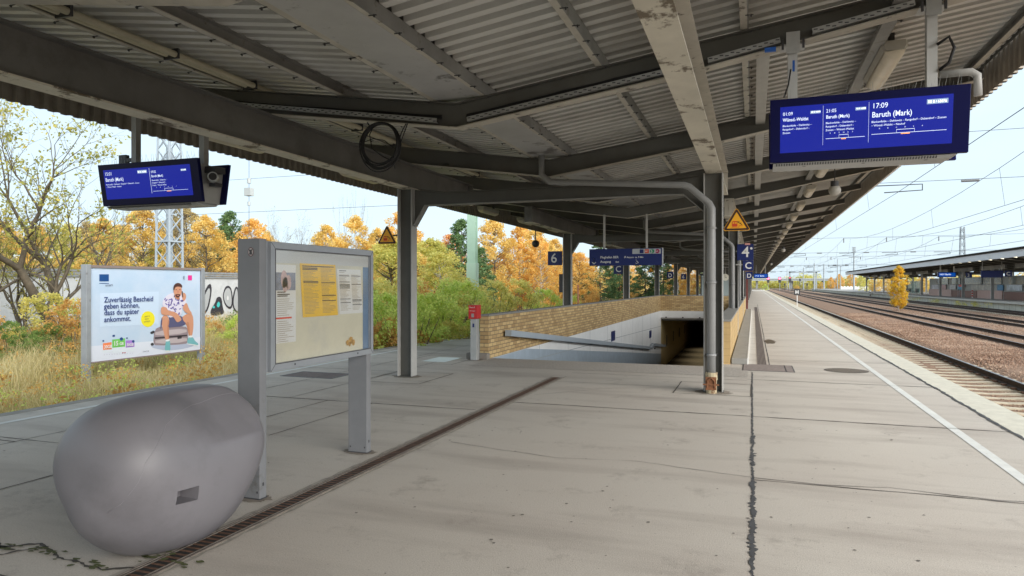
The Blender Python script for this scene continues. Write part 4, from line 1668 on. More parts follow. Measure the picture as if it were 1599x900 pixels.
cc.tube([(-3.86, Y, 3.08), (-3.86, Y, 3.0), (-3.84, Y, 2.92)], .006, 6)
cc.tube([(-4.2, Y, 3.47), (-4.17, Y, 3.43), (-4.1, Y, 3.43)], .008, 6)
tag(cc.build('cable_coil', M_black, smooth=True, fixn=False), 'coil of black cable hung from the nearest roof beam', 'cable coil')

# ================================================================== NOTICE BOARD
nb = thing('notice_board', 'grey metal notice board on two broad posts with a yellow timetable behind glass', 'notice board', (-3.5, 5, 0))
for y in (4.17, 5.66):
    b = MB()
    b.box(-3.655, -3.452, y, y + .075, 0, 1.945 if y < 5 else 1.93)
    b.build('post', M_boardm if False else mat('board_post_paint', (.22, .225, .24), .45, metal=.15, var=.08, vscale=3, stain=(.16, .155, .15), sscale=4, sthr=(.6, .7)), nb, bevel=.005)
    b = MB()
    b.box(-3.66, -3.447, y - .004, y + .079, 0, .012)
    for x in (-3.63, -3.475):
        b.box(x - .006, x + .006, y - .002, y + .002, .05, .065)
    b.box(-3.4525, -3.450, y + .03, y + .045, .10, .125)
    b.build('foot_bolt', M_dark, nb)
b = MB()
b.box(-3.60, -3.455, 4.245, 5.66, .94, 1.93)
b.build('case', M_boardm, nb)
y0b, y1b, z0b, z1b = 4.262, 5.735, .945, 1.925
b = MB()
fw = .055
xf0, xf1 = -3.455, -3.425
b.sections([[(xf0, y0b, z0b), (xf1, y0b, z0b), (xf1, y0b + fw, z0b + fw), (xf0, y0b + fw, z0b + fw)],
            [(xf0, y1b, z0b), (xf1, y1b, z0b), (xf1, y1b - fw, z0b + fw), (xf0, y1b - fw, z0b + fw)],
            [(xf0, y1b, z1b), (xf1, y1b, z1b), (xf1, y1b - fw, z1b - fw), (xf0, y1b - fw, z1b - fw)],
            [(xf0, y0b, z1b), (xf1, y0b, z1b), (xf1, y0b + fw, z1b - fw), (xf0, y0b + fw, z1b - fw)],
            [(xf0, y0b, z0b), (xf1, y0b, z0b), (xf1, y0b + fw, z0b + fw), (xf0, y0b + fw, z0b + fw)]], cap=False)
b.build('door_frame', M_boardm, nb, bevel=.002)
b = MB()
for y, z, sy_, sz_ in ((y0b, z0b, 1, 1), (y1b, z0b, -1, 1), (y1b, z1b, -1, -1), (y0b, z1b, 1, -1)):
    b.bar((xf1 + .0006, y, z), (xf1 + .0006, y + fw * sy_, z + fw * sz_), .0012, .003, up=(0, 0, 1))
b.box(xf1, xf1 + .003, y0b + .28, y0b + .292, z0b + .02, z0b + .035)
b.box(xf1, xf1 + .003, y1b - .28, y1b - .268, z0b + .02, z0b + .035)
b.box(xf1, xf1 + .002, y0b + fw - .006, y0b + fw, z0b + fw, z1b - fw)
b.box(xf1, xf1 + .002, y1b - fw, y1b - fw + .006, z0b + fw, z1b - fw)
b.box(xf1, xf1 + .002, y0b + fw, y1b - fw, z0b + fw - .006, z0b + fw)
b.box(xf1, xf1 + .002, y0b + fw, y1b - fw, z1b - fw, z1b - fw + .006)
b.build('seam', mat('seam_dark', (.05, .05, .06), .6), nb)
b = MB()
b.box(-3.453, -3.450, y0b + fw, y1b - fw, z0b + fw, z1b - fw)
b.build('backing', mat('yellowed_backing', (.58, .56, .44), .5, var=.07, vscale=3, stain=(.46, .46, .42), sscale=2, sthr=(.5, .75)), nb)
xp = -3.448
Yc = lambda u: y0b + fw + u * (y1b - y0b - 2 * fw)
Zc = lambda v: z0b + fw + v * (z1b - z0b - 2 * fw)


def paper(u0, u1, v0, v1, m, name, sk=0.0, x=xp):
    b = MB()
    b.face([(x, Yc(u0 + sk), Zc(v0)), (x, Yc(u1 + sk), Zc(v0)), (x, Yc(u1), Zc(v1)), (x, Yc(u0), Zc(v1))])
    return b.build(name, m, nb, fixn=False)


M_paper = mat('white_paper', (.66, .67, .66), .8, var=.03, vscale=4)
paper(0.0, 1.0, .885, 1.0, mat('header_strip', (.50, .51, .50), .6), 'header_strip')
paper(.015, .20, .17, .87, M_paper, 'poster_sheet')
paper(.235, .60, .385, .89, mat('yellow_timetable_paper', (.76, .48, .05), .7, var=.06, vscale=3), 'yellow_timetable', .03, xp + .002)
paper(.62, .90, .39, .85, M_paper, 'white_timetable', .03)
paper(.93, 1.0, .0, .88, mat('blue_side_strip', (.12, .20, .32), .5), 'side_strip')
paper(.02, .195, .64, .80, mat('photo_print', (.22, .25, .33), .7, var=.3, vscale=10), 'photo', 0, xp + .0015)
b = MB()
for (cy, cz, r_, ) in ((.09, .74, .07), (.13, .71, .06), (.10, .69, .06)):
    b.face([(xp + .003, Yc(cy) + r_ * .55 * math.cos(6.283 * i / 14), Zc(cz) + r_ * math.sin(6.283 * i / 14)) for i in range(14)])
b.build('photo_detail', mat('photo_pink', (.50, .36, .36), .7, var=.3, vscale=20), nb, fixn=False)
paper(.02, .16, .385, .40, M_wred, 'red_heading', 0, xp + .0015)
ink = MB()
gr = MB()


def row(u0, u1, v, h, mbx, x=xp + .0045):
    mbx.face([(x, Yc(u0), Zc(v)), (x, Yc(u1), Zc(v)), (x, Yc(u1), Zc(v + h)), (x, Yc(u0), Zc(v + h))])


r5 = random.Random(2)
for c0, c1 in ((.255, .405), (.435, .585)):
    v = .855
    while v > .41:
        sk = .03 * (.89 - v) / .5
        big = r5.random() < .18
        row(c0 + sk, c1 + sk if big else c0 + sk + (c1 - c0) * r5.uniform(.5, 1), v, .008 if big else .0035, ink if big else gr)
        v -= .0125
for c0, c1 in ((.635, .755), (.775, .89)):
    v = .79
    while v > .42:
        sk = .03 * (.85 - v) / .5
        big = r5.random() < .18
        row(c0 + sk, c1 + sk if big else c0 + sk + (c1 - c0) * r5.uniform(.5, 1), v, .007 if big else .003, ink if big else gr)
        v -= .0125
row(.255, .58, .862, .008, ink)
row(.64, .72, .83, .006, ink)
row(.64, .70, .815, .004, gr)
for v, u in ((.62, .1), (.60, .14), (.585, .12)):
    row(.03, u, v, .009, ink)
v = .56
while v > .18:
    if not (.37 < v < .41):
        row(.03, .03 + r5.uniform(.06, .15), v, .004, gr)
    v -= .018
ink.build('print', mat('print_black', (.05, .045, .04), .8), nb, fixn=False)
gr.build('print', mat('print_grey', (.30, .24, .15), .8), nb, fixn=False)
b = MB()
for (u, v, r_) in ((.74, .09, .022), (.78, .11, .03), (.81, .085, .025), (.765, .07, .018)):
    b.face([(xp + .003, Yc(u) + r_ * math.cos(.9 * i) * (1 + .3 * (i % 2)), Zc(v) + 1.2 * r_ * math.sin(.9 * i)) for i in range(7)])
b.build('brown_leaf_litter', mat('leaf_litter', (.45, .27, .08), .8, var=.4, vscale=30), nb, fixn=False)
# real pane of glass
gm = bpy.data.materials.new('clear_glass')
gm.use_nodes = True
gt = gm.node_tree
gb = gt.nodes['Principled BSDF']
gl = gt.nodes.new('ShaderNodeBsdfGlossy')
gl.inputs['Roughness'].default_value = .08
tp = gt.nodes.new('ShaderNodeBsdfTransparent')
ms_ = gt.nodes.new('ShaderNodeMixShader')
fr_ = gt.nodes.new('ShaderNodeFresnel')
fr_.inputs['IOR'].default_value = 1.45
ms_.inputs[0].default_value = .07
gt.links.new(tp.outputs[0], ms_.inputs[1])
gt.links.new(gl.outputs[0], ms_.inputs[2])
gt.links.new(ms_.outputs[0], gt.nodes['Material Output'].inputs['Surface'])
b = MB()
b.box(-3.438, -3.434, y0b + fw - .002, y1b - fw + .002, z0b + fw - .002, z1b - fw + .002)
b.build('glass', gm, nb)
# sticker on the near post
b = MB()
b.face([(-3.53 + .026 * math.cos(6.283 * i / 20), 4.1655, 1.845 + .034 * math.sin(6.283 * i / 20)) for i in range(20)])
b.build('sticker', mat('sticker_red', (.10, .015, .02), .6), nb, fixn=False)
b = MB()
b.face([(-3.53 + .022 * math.cos(6.283 * i / 20), 4.165, 1.845 + .029 * math.sin(6.283 * i / 20)) for i in range(20)])
b.build('sticker_field', mat('sticker_white', (.5, .45, .45), .6), nb, fixn=False)
b = MB()
b.face([(-3.545, 4.1645, 1.825), (-3.515, 4.1645, 1.825), (-3.52, 4.1645, 1.85), (-3.512, 4.1645, 1.868), (-3.53, 4.1645, 1.86), (-3.55, 4.1645, 1.866), (-3.54, 4.1645, 1.845)])
b.build('sticker_print', M_dark, nb, fixn=False)

# ================================================================== GRIT BIN
sm01 = lambda q: max(0, min(1, q)) ** 2 * (3 - 2 * max(0, min(1, q)))


def bin_point(t, a, off=0.0):
    cx, cy, L, W2 = -3.50, 3.35, .585, .455
    ca, sa = math.cos(a), math.sin(a)
    up = sm01((sa + .6) / 1.4)
    e = (2.0 + 1.3 * up) if t < 0 else (2.1 + 2.3 * up)
    k = (1 - abs(t) ** e) ** (1 / e)
    p = 2.15
    r = (abs(ca) ** p + abs(sa) ** p) ** (-1 / p)
    x, z = r * ca, r * sa
    nx, nz = math.cos(R(50)), math.sin(R(50))
    dist = x * nx + z * nz
    lim = .90
    if dist > lim:          # slanting lid facet on the far half
        f_ = sm01((t + .30) / .5) * sm01((1 - t) / .45) * .95
        cut = (dist - lim) * f_
        x -= nx * cut
        z -= nz * cut
    X, Z = W2 * x * k, .50 * z * k ** .95
    if Z < -.425:
        Z = -.425 + (Z + .425) * .15
    g_ = 1 + off
    return (cx + X * g_, cy + L * t * g_, .438 + Z * g_)


def grit_bin():
    nu, nv = 160, 110
    b = MB()
    for i in range(nv + 1):
        t = max(-.9998, min(.9998, math.sin(math.pi / 2 * (-1 + 2 * i / nv))))
        b.v += [bin_point(t, 2 * math.pi * j / nu) for j in range(nu)]
    for i in range(nv):
        for j in range(nu):
            j2 = (j + 1) % nu
            b.f.append((i * nu + j, i * nu + j2, (i + 1) * nu + j2, (i + 1) * nu + j))
    b.f.append(tuple(range(nu))[::-1])
    b.f.append(tuple(nv * nu + j for j in range(nu)))
    b.m = [0] * len(b.f)
    return b, -3.50, 3.35


gb_, cx, cy = grit_bin()
M_bin = mat('grey_plastic', (0.205, 0.196, 0.215), 0.44, var=0.06, vscale=2.0, stain=(0.145, 0.137, 0.15), sscale=1.5, sthr=(.5, .8), bump=.04, bscale=260)
gbt = thing('grit_bin', 'bulging grey plastic grit bin standing in front of the notice board', 'grit bin', (cx, cy, 0))
ob = gb_.build('shell', M_bin, gbt, smooth=True)
bm = bmesh.new()
bm.from_mesh(ob.data)
bmesh.ops.recalc_face_normals(bm, faces=bm.faces)
bm.to_mesh(ob.data)
bm.free()
# handle pocket cut into the side
ct = MB()
PY = 3.02
ct.sections([[(cx + .30, PY + .03, .35), (cx + .30, PY + .15, .35), (cx + .30, PY + .15, .42), (cx + .30, PY + .03, .42)],
             [(cx + .70, PY, .335), (cx + .70, PY + .15, .335), (cx + .70, PY + .15, .44), (cx + .70, PY, .44)]])
cutter = ct.build('cutter', M_bin)
cutter.location = (-cx, -cy, 0)
cutter.location = (0, 0, 0)
md = ob.modifiers.new('pocket', 'BOOLEAN')
md.operation = 'DIFFERENCE'
md.object = cutter
md.solver = 'EXACT'
bpy.context.view_layer.update()
dg = bpy.context.evaluated_depsgraph_get()
nm = bpy.data.meshes.new_from_object(ob.evaluated_get(dg))
ob.modifiers.clear()
ob.data = nm
bpy.data.objects.remove(cutter)
try:
    nm.set_sharp_from_angle(angle=R(38))
except Exception as e:
    print(e)
# seam of the lid
b = MB()
pts = []
for i in range(60):
    q = i / 59
    t = -.93 + 1.80 * q
    a = R(float(np.interp(t, [-.93, -.88, -.78, -.5, 0, .5, .87], [-25, 2, 26, 46, 60, 66, 68])))
    pts.append(bin_point(t, a, .0005))
b.tube(pts, .0016, 6)
b.build('lid_seam', mat('pale_seam', (.26, .25, .27), .5), gbt, smooth=True)

# ================================================================== LAMPS
def lamp(x, y, z, label, group=None):
    t = thing('strip_lamp', label, 'lamp', (x, y, z), group)
    b = MB()
    sec = [(-.12, .10), (-.13, .05), (-.10, .0), (.10, .0), (.13, .05), (.12, .10)]
    b.sections([[(x + a * s_, yy, z + c) for a, c in sec] for yy, s_ in ((y - .66, .8), (y - .62, 1), (y + .62, 1), (y + .66, .8))])
    b.build('housing', M_lamph, t)
    b = MB()
    n = 9
    S = []
    for yy, s_ in ((y - .65, .2), (y - .62, .85), (y - .56, 1), (y + .56, 1), (y + .62, .85), (y + .65, .2)):
        S.append([(x + .10 * math.cos(math.pi + math.pi * i / n), yy, z - .003 + .085 * s_ * math.sin(math.pi + math.pi * i / n)) for i in range(n + 1)])
    b.sections(S)
    b.build('diffuser', M_lampd, t, smooth=True)
    b = MB()
    b.box(x - .03, x + .03, y - .45, y - .40, z + .10, z + .25)
    b.box(x - .03, x + .03, y + .40, y + .45, z + .10, z + .25)
    b.box(x - .10, x + .10, y + .66, y + .72, z + .0, z + .12)
    b.build('mount', M_dark, t)
    return t


grp_r = 'strip lamps in the row under the right side of the roof'
l0 = lamp(1.40, 8.75, 4.06, 'nearest strip lamp, just above the right departure screen')
named = {2: 'strip lamp right under the lower edge of the right departure screen', 3: 'second visible strip lamp below the right departure screen, left of the round loudspeaker',
         4: 'third visible strip lamp below the right departure screen'}
for k in range(1, 48):
    copy_tree(l0, (1.40, 8.75 + PITCH * k, 4.06), named.get(k, 'small unlit strip lamp in the receding row under the right side of the roof'), grp_r)
grp_l = 'strip lamps in the row under the left side of the roof'
named = {3: 'left row strip lamp seen through the portal beside the nearest left column', 4: 'next left row strip lamp beyond, above the orange birches'}
for k in range(0, 30):
    copy_tree(l0, (-7.72, 8.75 + PITCH * k, 3.98 - .12), named.get(k, 'small unlit strip lamp in the receding row under the left side of the roof'), grp_l)

# ------------------------------------------------------------------ loudspeakers
def loudspeaker(x, y, z, zt, label):
    t = thing('loudspeaker', label, 'loudspeaker', (x, y, z))
    b = MB()
    b.ball((x, y, z), .13, 18, 12)
    b.build('dome', mat('speaker_grey', (.42, .41, .38), .5, var=.1, vscale=6), t, smooth=True)
    b = MB()
    b.tube([(x - .005, y - .02, z + .08), (x - .005, y - .02, z + .2)], .085, 14)
    b.build('collar', M_dark, t)
    b = MB()
    b.tube([(x, y, z + .2), (x, y, zt)], .012, 6)
    b.build('rod', M_dark, t)
    return t


loudspeaker(1.72, 16.9, 3.72, 4.35, 'round grey loudspeaker hanging under the right side of the roof beside the strip lamps')
loudspeaker(1.72, 45, 3.72, 4.35, 'small distant round loudspeaker hanging under the right side of the roof')
loudspeaker(1.72, 75, 3.72, 4.35, 'tiny farthest round loudspeaker under the right roof edge')
b = MB()
b.ball((-7.1, 22.6, 3.02), .13, 12, 8)
b.tube([(-7.1, 22.6, 3.1), (-7.2, 22.9, 3.5)], .02, 6)
tag(b.build('loudspeaker', M_dark, smooth=True), 'dark round loudspeaker under the left roof edge above the 6 sign', 'loudspeaker')

# platform clock, far off
ck = thing('platform_clock', 'small round white station clock hanging in the distance right of the grey downpipe', 'clock', (-2.3, 62, 2.2))
b = MB()
b.tube([(-2.3, 61.9, 2.25), (-2.3, 62.1, 2.25)], .3, 24)
b.build('case', mat('clock_white', (.75, .74, .66), .5), ck)
b = MB()
b.bar((-2.3, 61.89, 2.25), (-2.3, 61.89, 2.45), .006, .03)
b.bar((-2.3, 61.89, 2.25), (-2.18, 61.89, 2.2), .006, .03)
b.build('hand', M_dark, ck)
b = MB()
b.tube([(-2.3, 62, 2.5), (-2.3, 62, 3.4)], .02, 6)
b.build('rod', M_post, ck)

# red cabinet and dark notices on the right row
b = MB()
b.box(-.60, -.33, 46.2, 46.9, 0, 2.0)
b.box(-.62, -.31, 46.15, 46.95, 2.0, 2.06)
tag(b.build('vending_cabinet', mat('dull_red', (.12, .02, .015), .5, var=.1), bevel=.02), 'tall dull red cabinet standing beyond the brick wall on the right', 'cabinet')
sh = thing('platform_shelter', 'glazed waiting shelter in the middle of the platform far beyond the ramp', 'shelter', (-3, 62, 0))
b = MB()
for x in (-4.6, -1.6):
    for y in (66, 72):
        b.box(x - .05, x + .05, y - .05, y + .05, 0, 2.5)
b.box(-4.7, -1.5, 65.9, 72.1, 2.5, 2.62)
b.build('frame', M_dark, sh)
b = MB()
b.box(-4.55, -1.65, 66, 66.02, .15, 2.4)
b.build('pane', mat('shelter_glass', (.35, .42, .44), .2), sh)

# ================================================================== POSTER BOARD
BX = -16.4
PY0, PY1, PZ0, PZ1 = 13.28, 17.05, -0.43, 2.05
bb = thing('poster_board', 'big advertising poster of a man sitting on a suitcase, standing in the grass', 'billboard', (BX, 15, -1.1))
for y in (PY0 - .16, PY1 + .02):
    b = MB()
    b.box(BX - .15, BX + .05, y, y + .14, -1.3, 2.13)
    b.build('post', mat('billboard_post', (.33, .35, .38), .5, metal=.2, var=.1, vscale=3, stain=(.2, .19, .18), sscale=5, sthr=(.6, .7)), bb, bevel=.01)
b = MB()
b.box(BX - .06, BX, PY0, PY1, PZ0, PZ1)
bbp = b.build('panel', mat('poster_sky_blue', (.50, .66, .86), .5, col2=(.66, .72, .85), var=.1, vscale=.5), bb)
b = MB()
b.box(BX - .10, BX + .03, PY0 - .02, PY1 + .02, PZ1, PZ1 + .07)
b.box(BX - .08, BX + .02, PY0 - .02, PY1 + .02, PZ0 - .035, PZ0 - .001)
b.build('frame', mat('billboard_frame', (.25, .20, .19), .6), bb)
# the drawing on the poster: coordinates of a 982 x 900 sketch sheet laid onto the panel
src = np.array([(25, 30), (918, 55), (925, 755), (25, 862)], float)
dst = np.array([(0, 1), (1, 1), (1, 0), (0, 0)], float)
A = []
for (x, y), (u, v) in zip(src, dst):
    A.append([x, y, 1, 0, 0, 0, -u * x, -u * y, -u])
    A.append([0, 0, 0, x, y, 1, -v * x, -v * y, -v])
Hm = np.linalg.svd(np.array(A))[2][-1].reshape(3, 3)


def PP(x, y, lay):
    q = Hm @ np.array([x, y, 1.0])
    u, v = q[0] / q[2], q[1] / q[2]
    return (BX + .0012 * lay + .001, PY0 + u * (PY1 - PY0), PZ0 + v * (PZ1 - PZ0))


def chaikin(p, n=2):
    for _ in range(n):
        q = []
        for i in range(len(p)):
            a, c = p[i], p[(i + 1) % len(p)]
            q += [(a[0] * .75 + c[0] * .25, a[1] * .75 + c[1] * .25), (a[0] * .25 + c[0] * .75, a[1] * .25 + c[1] * .75)]
        p = q
    return p


def pm(name, col):
    return mat('print_' + name, col, .5)


def shape(name, col, polys, lay, sm=2):
    many = len(polys) > 6
    b = MB()
    for p in polys:
        b.face([PP(x, y, lay) for x, y in (chaikin(p, sm) if sm else p)])
        if not many:
            b.build(name, pm(name, col), bbp, fixn=False)
            b = MB()
    if many:
        tag(b.build(name, pm(name, col), bbp, fixn=False), kind='stuff')


shape('print_floor', (.70, .74, .86), [[(25, 720), (925, 645), (925, 755), (25, 862)]], 1, 0)
shape('print_text_panel', (.58, .70, .87), [[(100, 255), (580, 240), (578, 530), (100, 550)]], 2, 0)
shape('print_logo', (.01, .07, .25), [[(95, 88), (172, 88), (172, 150), (95, 150)], [(95, 164), (172, 166), (172, 172), (95, 170)]], 3, 0)
shape('print_badge_yellow', (.85, .75, .03), [[(492 + 57 * math.cos(a / 10 * math.pi), 483 + 70 * math.sin(a / 10 * math.pi)) for a in range(20)]], 3, 0)
shape('print_pink_logo', (.75, .03, .28), [[(818, 98), (851, 98), (851, 142), (818, 142)]], 3, 0)
shape('print_suitcase_shade', (.45, .50, .66), [[(520, 700), (830, 690), (905, 720), (690, 770), (520, 740)]], 4)
shape('print_wheel', (.04, .04, .05), [[(508, 600), (540, 582), (552, 600), (520, 620)], [(512, 700), (535, 690), (545, 715), (520, 722)]], 5)
shape('print_suitcase', (.30, .24, .27), [[(545, 575), (600, 545), (800, 545), (822, 575), (822, 690), (800, 708), (560, 720), (535, 700)]], 5, 1)
shape('print_suitcase_light', (.50, .43, .46), [[(552, 590), (812, 566), (812, 610), (552, 635)], [(552, 665), (815, 645), (815, 690), (555, 705)]], 6, 1)
shape('print_suitcase_strip', (.05, .04, .05), [[(548, 645), (815, 622), (815, 636), (548, 660)], [(735, 640), (770, 636), (770, 656), (735, 662)]], 7, 0)
skin = (.62, .30, .19)
skin2 = (.50, .22, .13)
shape('print_leg', skin, [[(600, 470), (625, 448), (655, 455), (668, 500), (662, 560), (668, 668), (638, 680), (622, 600), (606, 540)],
                          [(750, 490), (790, 448), (835, 428), (862, 450), (868, 540), (856, 645), (830, 645), (815, 560), (800, 520), (770, 545)]], 8, 2)
shape('print_leg_shade', skin2, [[(655, 480), (668, 510), (662, 580), (668, 660), (655, 668), (650, 560)], [(800, 520), (830, 500), (838, 640), (830, 645), (815, 560)]], 9, 2)
shape('print_shorts', (.10, .10, .20), [[(660, 455), (770, 450), (780, 500), (810, 525), (770, 550), (700, 555), (655, 560), (668, 510)], [(598, 480), (612, 470), (600, 575), (592, 570)]], 10, 1)
shape('print_shoe', (.18, .45, .50), [[(638, 675), (672, 668), (676, 720), (678, 765), (650, 772), (628, 755), (636, 715)], [(822, 645), (862, 642), (880, 680), (908, 702), (905, 720), (850, 715), (812, 700)]], 10, 2)
shape('print_sock', (.75, .78, .80), [[(636, 668), (670, 660), (671, 678), (637, 684)], [(826, 632), (858, 630), (860, 646), (828, 650)], [(630, 762), (678, 762), (674, 774), (640, 774)], [(812, 700), (905, 716), (900, 724), (814, 708)]], 11, 1)
shape('print_shirt', (.72, .68, .80), [[(640, 275), (690, 250), (760, 262), (800, 290), (806, 350), (800, 385), (768, 375), (768, 455), (700, 462), (662, 475), (650, 400), (605, 362), (612, 318)]], 12, 2)
rp_ = random.Random(12)
pol = []
for k in range(46):
    x, y = rp_.uniform(620, 795), rp_.uniform(275, 455)
    if x < 655 and y > 360 or x > 765 and y > 370:
        continue
    a = rp_.uniform(0, 6.28)
    w1, w2 = rp_.uniform(5, 9), rp_.uniform(12, 20)
    pol.append([(x + w2 * math.cos(a), y + w2 * math.sin(a)), (x + w1 * math.cos(a + 1.6), y + w1 * math.sin(a + 1.6)), (x - w2 * math.cos(a), y - w2 * math.sin(a)), (x - w1 * math.cos(a + 1.6), y - w1 * math.sin(a + 1.6))])
shape('print_shirt_flower', (.14, .10, .38), pol, 13, 1)
shape('print_arm', skin, [[(598, 372), (642, 378), (652, 408), (722, 422), (758, 470), (768, 492), (740, 512), (722, 508), (695, 452), (604, 448), (594, 420)],
                          [(776, 372), (806, 330), (826, 395), (852, 432), (846, 446), (800, 428), (778, 398)],
                          [(762, 262), (782, 248), (800, 262), (802, 300), (782, 330), (770, 300)]], 14, 2)
shape('print_neck', skin2, [[(705, 275), (752, 280), (745, 318), (712, 300)]], 14, 2)
shape('print_face', skin, [[(698, 200), (730, 180), (764, 200), (766, 250), (752, 286), (732, 294), (710, 282), (698, 245)]], 15, 2)
shape('print_hair', (.08, .03, .025), [[(694, 225), (700, 178), (735, 160), (768, 180), (768, 212), (752, 196), (712, 198), (704, 232)],
                                        [(712, 262), (752, 262), (754, 280), (734, 296), (714, 284)]], 16, 2)
shape('print_feature', (.10, .03, .02), [[(712, 222), (726, 220), (726, 226), (712, 228)], [(742, 220), (756, 222), (756, 228), (742, 226)]], 17, 1)
shape('print_lips', (.55, .2, .15), [[(722, 270), (744, 270), (738, 279), (726, 279)], [(730, 228), (736, 228), (740, 250), (728, 252)]], 17, 1)
shape('print_phone', (.05, .05, .07), [[(764, 240), (772, 236), (778, 290), (770, 292)]], 17, 0)
shape('print_card_orange', (.85, .25, .10), [[(125, 695), (195, 685), (196, 748), (126, 755)]], 3, 0)
shape('print_card_green', (.18, .55, .12), [[(200, 662), (305, 652), (306, 725), (201, 735)]], 5, 0)
shape('print_card_purple', (.40, .22, .65), [[(312, 672), (382, 668), (382, 728), (312, 735)]], 4, 0)
shape('print_card_white', (.70, .76, .85), [[(120, 755), (196, 748), (197, 775), (121, 782)], [(200, 735), (306, 726), (307, 775), (201, 785)], [(312, 733), (384, 728), (384, 768), (312, 772)]], 3, 0)
shape('print_card_top', (.02, .07, .25), [[(202, 622), (222, 620), (222, 637), (202, 639)], [(120, 668), (134, 667), (134, 680), (120, 681)], [(314, 645), (326, 644), (326, 656), (314, 657)],
                                          [(275 + 14 * math.cos(a), 658 + 15 * math.sin(a)) for a in np.linspace(0, 6, 14)][:14], [(372 + 11 * math.cos(a), 680 + 12 * math.sin(a)) for a in np.linspace(0, 6, 14)]], 6, 0)
shape('print_small_mark', (.5, .05, .08), [[(283, 776), (292, 776), (292, 785), (283, 785)], [(300, 775), (309, 775), (309, 784), (300, 784)]], 6, 0)


def ptext(b, txt, x, y, size, lay=18, bold=0.0, tilt=0.0, sx=1.0):
    o = PP(x, y, lay)
    text_mb(b, txt, size, o, (0, math.cos(tilt), math.sin(tilt)), (0, -math.sin(tilt), math.cos(tilt)), bold=bold, sx=sx)


b = MB()
for i, (tx, yy) in enumerate((('Zuverlässig Bescheid', 334), ('geben können,', 390), ('dass du später', 447), ('ankommst.', 508))):
    ptext(b, tx, 130, yy, .205, bold=.002, sx=.93)
b.build('headline', pm('navy_text', (.012, .035, .19)), bbp, fixn=False)
b = MB()
for tx, x, y, s_ in (('Jetzt zu', 463, 465, .058), ('smart', 463, 488, .058), ('wechseln', 456, 512, .058), ('smart', 140, 195, .10), ('smart.de', 448, 776, .06), ('E', 776, 132, .14)):
    ptext(b, tx, x, y, s_, tilt=.08 if y < 520 else 0)
for i in range(12):
    ptext(b, 'llll', 130 + i * 21, 800 - i * 1.3, .022)
b.build('small_print', pm('dark_text', (.05, .06, .12)), bbp, fixn=False)
b = MB()
ptext(b, '15', 207, 717, .17, bold=.004, sx=.9)
ptext(b, 'GB', 256, 712, .10, bold=.003)
ptext(b, '30GB', 130, 742, .12, bold=.003, sx=.85)
ptext(b, '50GB', 316, 722, .11, bold=.003, sx=.85)
b.build('card_lettering', pm('white_text', (.8, .8, .8)), bbp, fixn=False)

# ================================================================== GRAFFITI WALL
wl = thing('graffiti_wall', 'long white garden wall with a ribbed grey cap and graffiti beyond the left grass', 'wall', (-31.5, 20, -.8))
b = MB()
b.box(-31.7, -31.5, 8, 47, -1.2, 2.0)
b.build('wall_face', mat('dirty_white_wall', (.48, .50, .52), .8, var=.1, vscale=.8, stain=(.36, .38, .40), sscale=.6, sthr=(.5, .7)), wl)
b = MB()
for k in range(3):
    b.box(-31.78, -31.42 + .03 * k, 8, 47, 2.0 + .13 * k, 2.0 + .13 * k + .11)
b.build('ribbed_cap', mat('cap_grey', (.22, .235, .25), .7, var=.25, vscale=2), wl)
b = MB()
for y in np.arange(9, 47, 3.0):
    b.box(-31.502, -31.485, y, y + .05, -1.0, 2.0)
b.build('panel_joint', M_purlin, wl)


def gshape(name, col, polys, lay, sm=2):
    b = MB()
    for p in polys:
        p = [(34.55 + (y - 34.9) * .74, z * 1.1 + .1) if y > 34.6 else (y + .5 if y > 31 else y, z + .25) for y, z in p]
        b.face([(-31.48 + .004 * lay, y, z) for y, z in chaikin(p, sm)])
    b.build(name, mat('spray_' + name, col, .6), wl, fixn=False)


gshape('graffiti_outline', (.03, .03, .04), [[(31.9, -.4), (32.7, 1.2), (33.1, 1.5), (33.2, .9), (32.8, -.5)], [(33.0, -.3), (33.5, .3), (33.6, .6), (34.0, .6), (34.1, -.1), (34.3, -.5), (33.2, -.6)],
                                              [(34.9, .7), (35.3, 1.35), (36.0, 1.25), (36.2, .4), (36.0, -.1), (35.3, 0.1)], [(36.0, .2), (36.4, 1.3), (36.9, 1.2), (36.9, .1), (37.4, .9), (37.9, 1.0), (37.9, 0.4), (37.4, -.3), (36.6, -.35)],
                                              [(38.1, .9), (38.7, 1.3), (39.3, .9), (39.3, 0), (38.6, -.4), (38.1, .1)], [(28, .2), (28.7, 1.3), (29.4, .8), (29.2, -.3), (28.4, -.5)]], 1)
gshape('graffiti_fill', (.36, .38, .40), [[(32.1, -.25), (32.75, 1.0), (33.0, 1.2), (33.05, .8), (32.7, -.35)], [(35.0, .7), (35.35, 1.2), (35.9, 1.15), (36.05, .4), (35.9, .05), (35.35, .2)],
                                           [(36.15, .2), (36.5, 1.15), (36.75, 1.1), (36.8, -.1), (37.4, .7), (37.75, .85), (37.75, .45), (37.3, -.15), (36.7, -.25)],
                                           [(38.25, .85), (38.7, 1.1), (39.15, .8), (39.15, .1), (38.6, -.25), (38.25, .15)], [(28.2, .2), (28.7, 1.1), (29.2, .7), (29.05, -.2), (28.5, -.3)]], 2)
gshape('graffiti_turquoise', (.05, .45, .45), [[(33.55, .1), (33.75, .35), (33.9, .1), (33.7, -.1)], [(33.2, -.1), (33.35, .1), (33.45, -.1)]], 2, 1)
gshape('graffiti_hole', (.55, .56, .58), [[(35.4, .55), (35.55, .8), (35.7, .55), (35.55, .45)], [(38.55, .45), (38.7, .7), (38.85, .4), (38.65, .2)]], 3, 1)

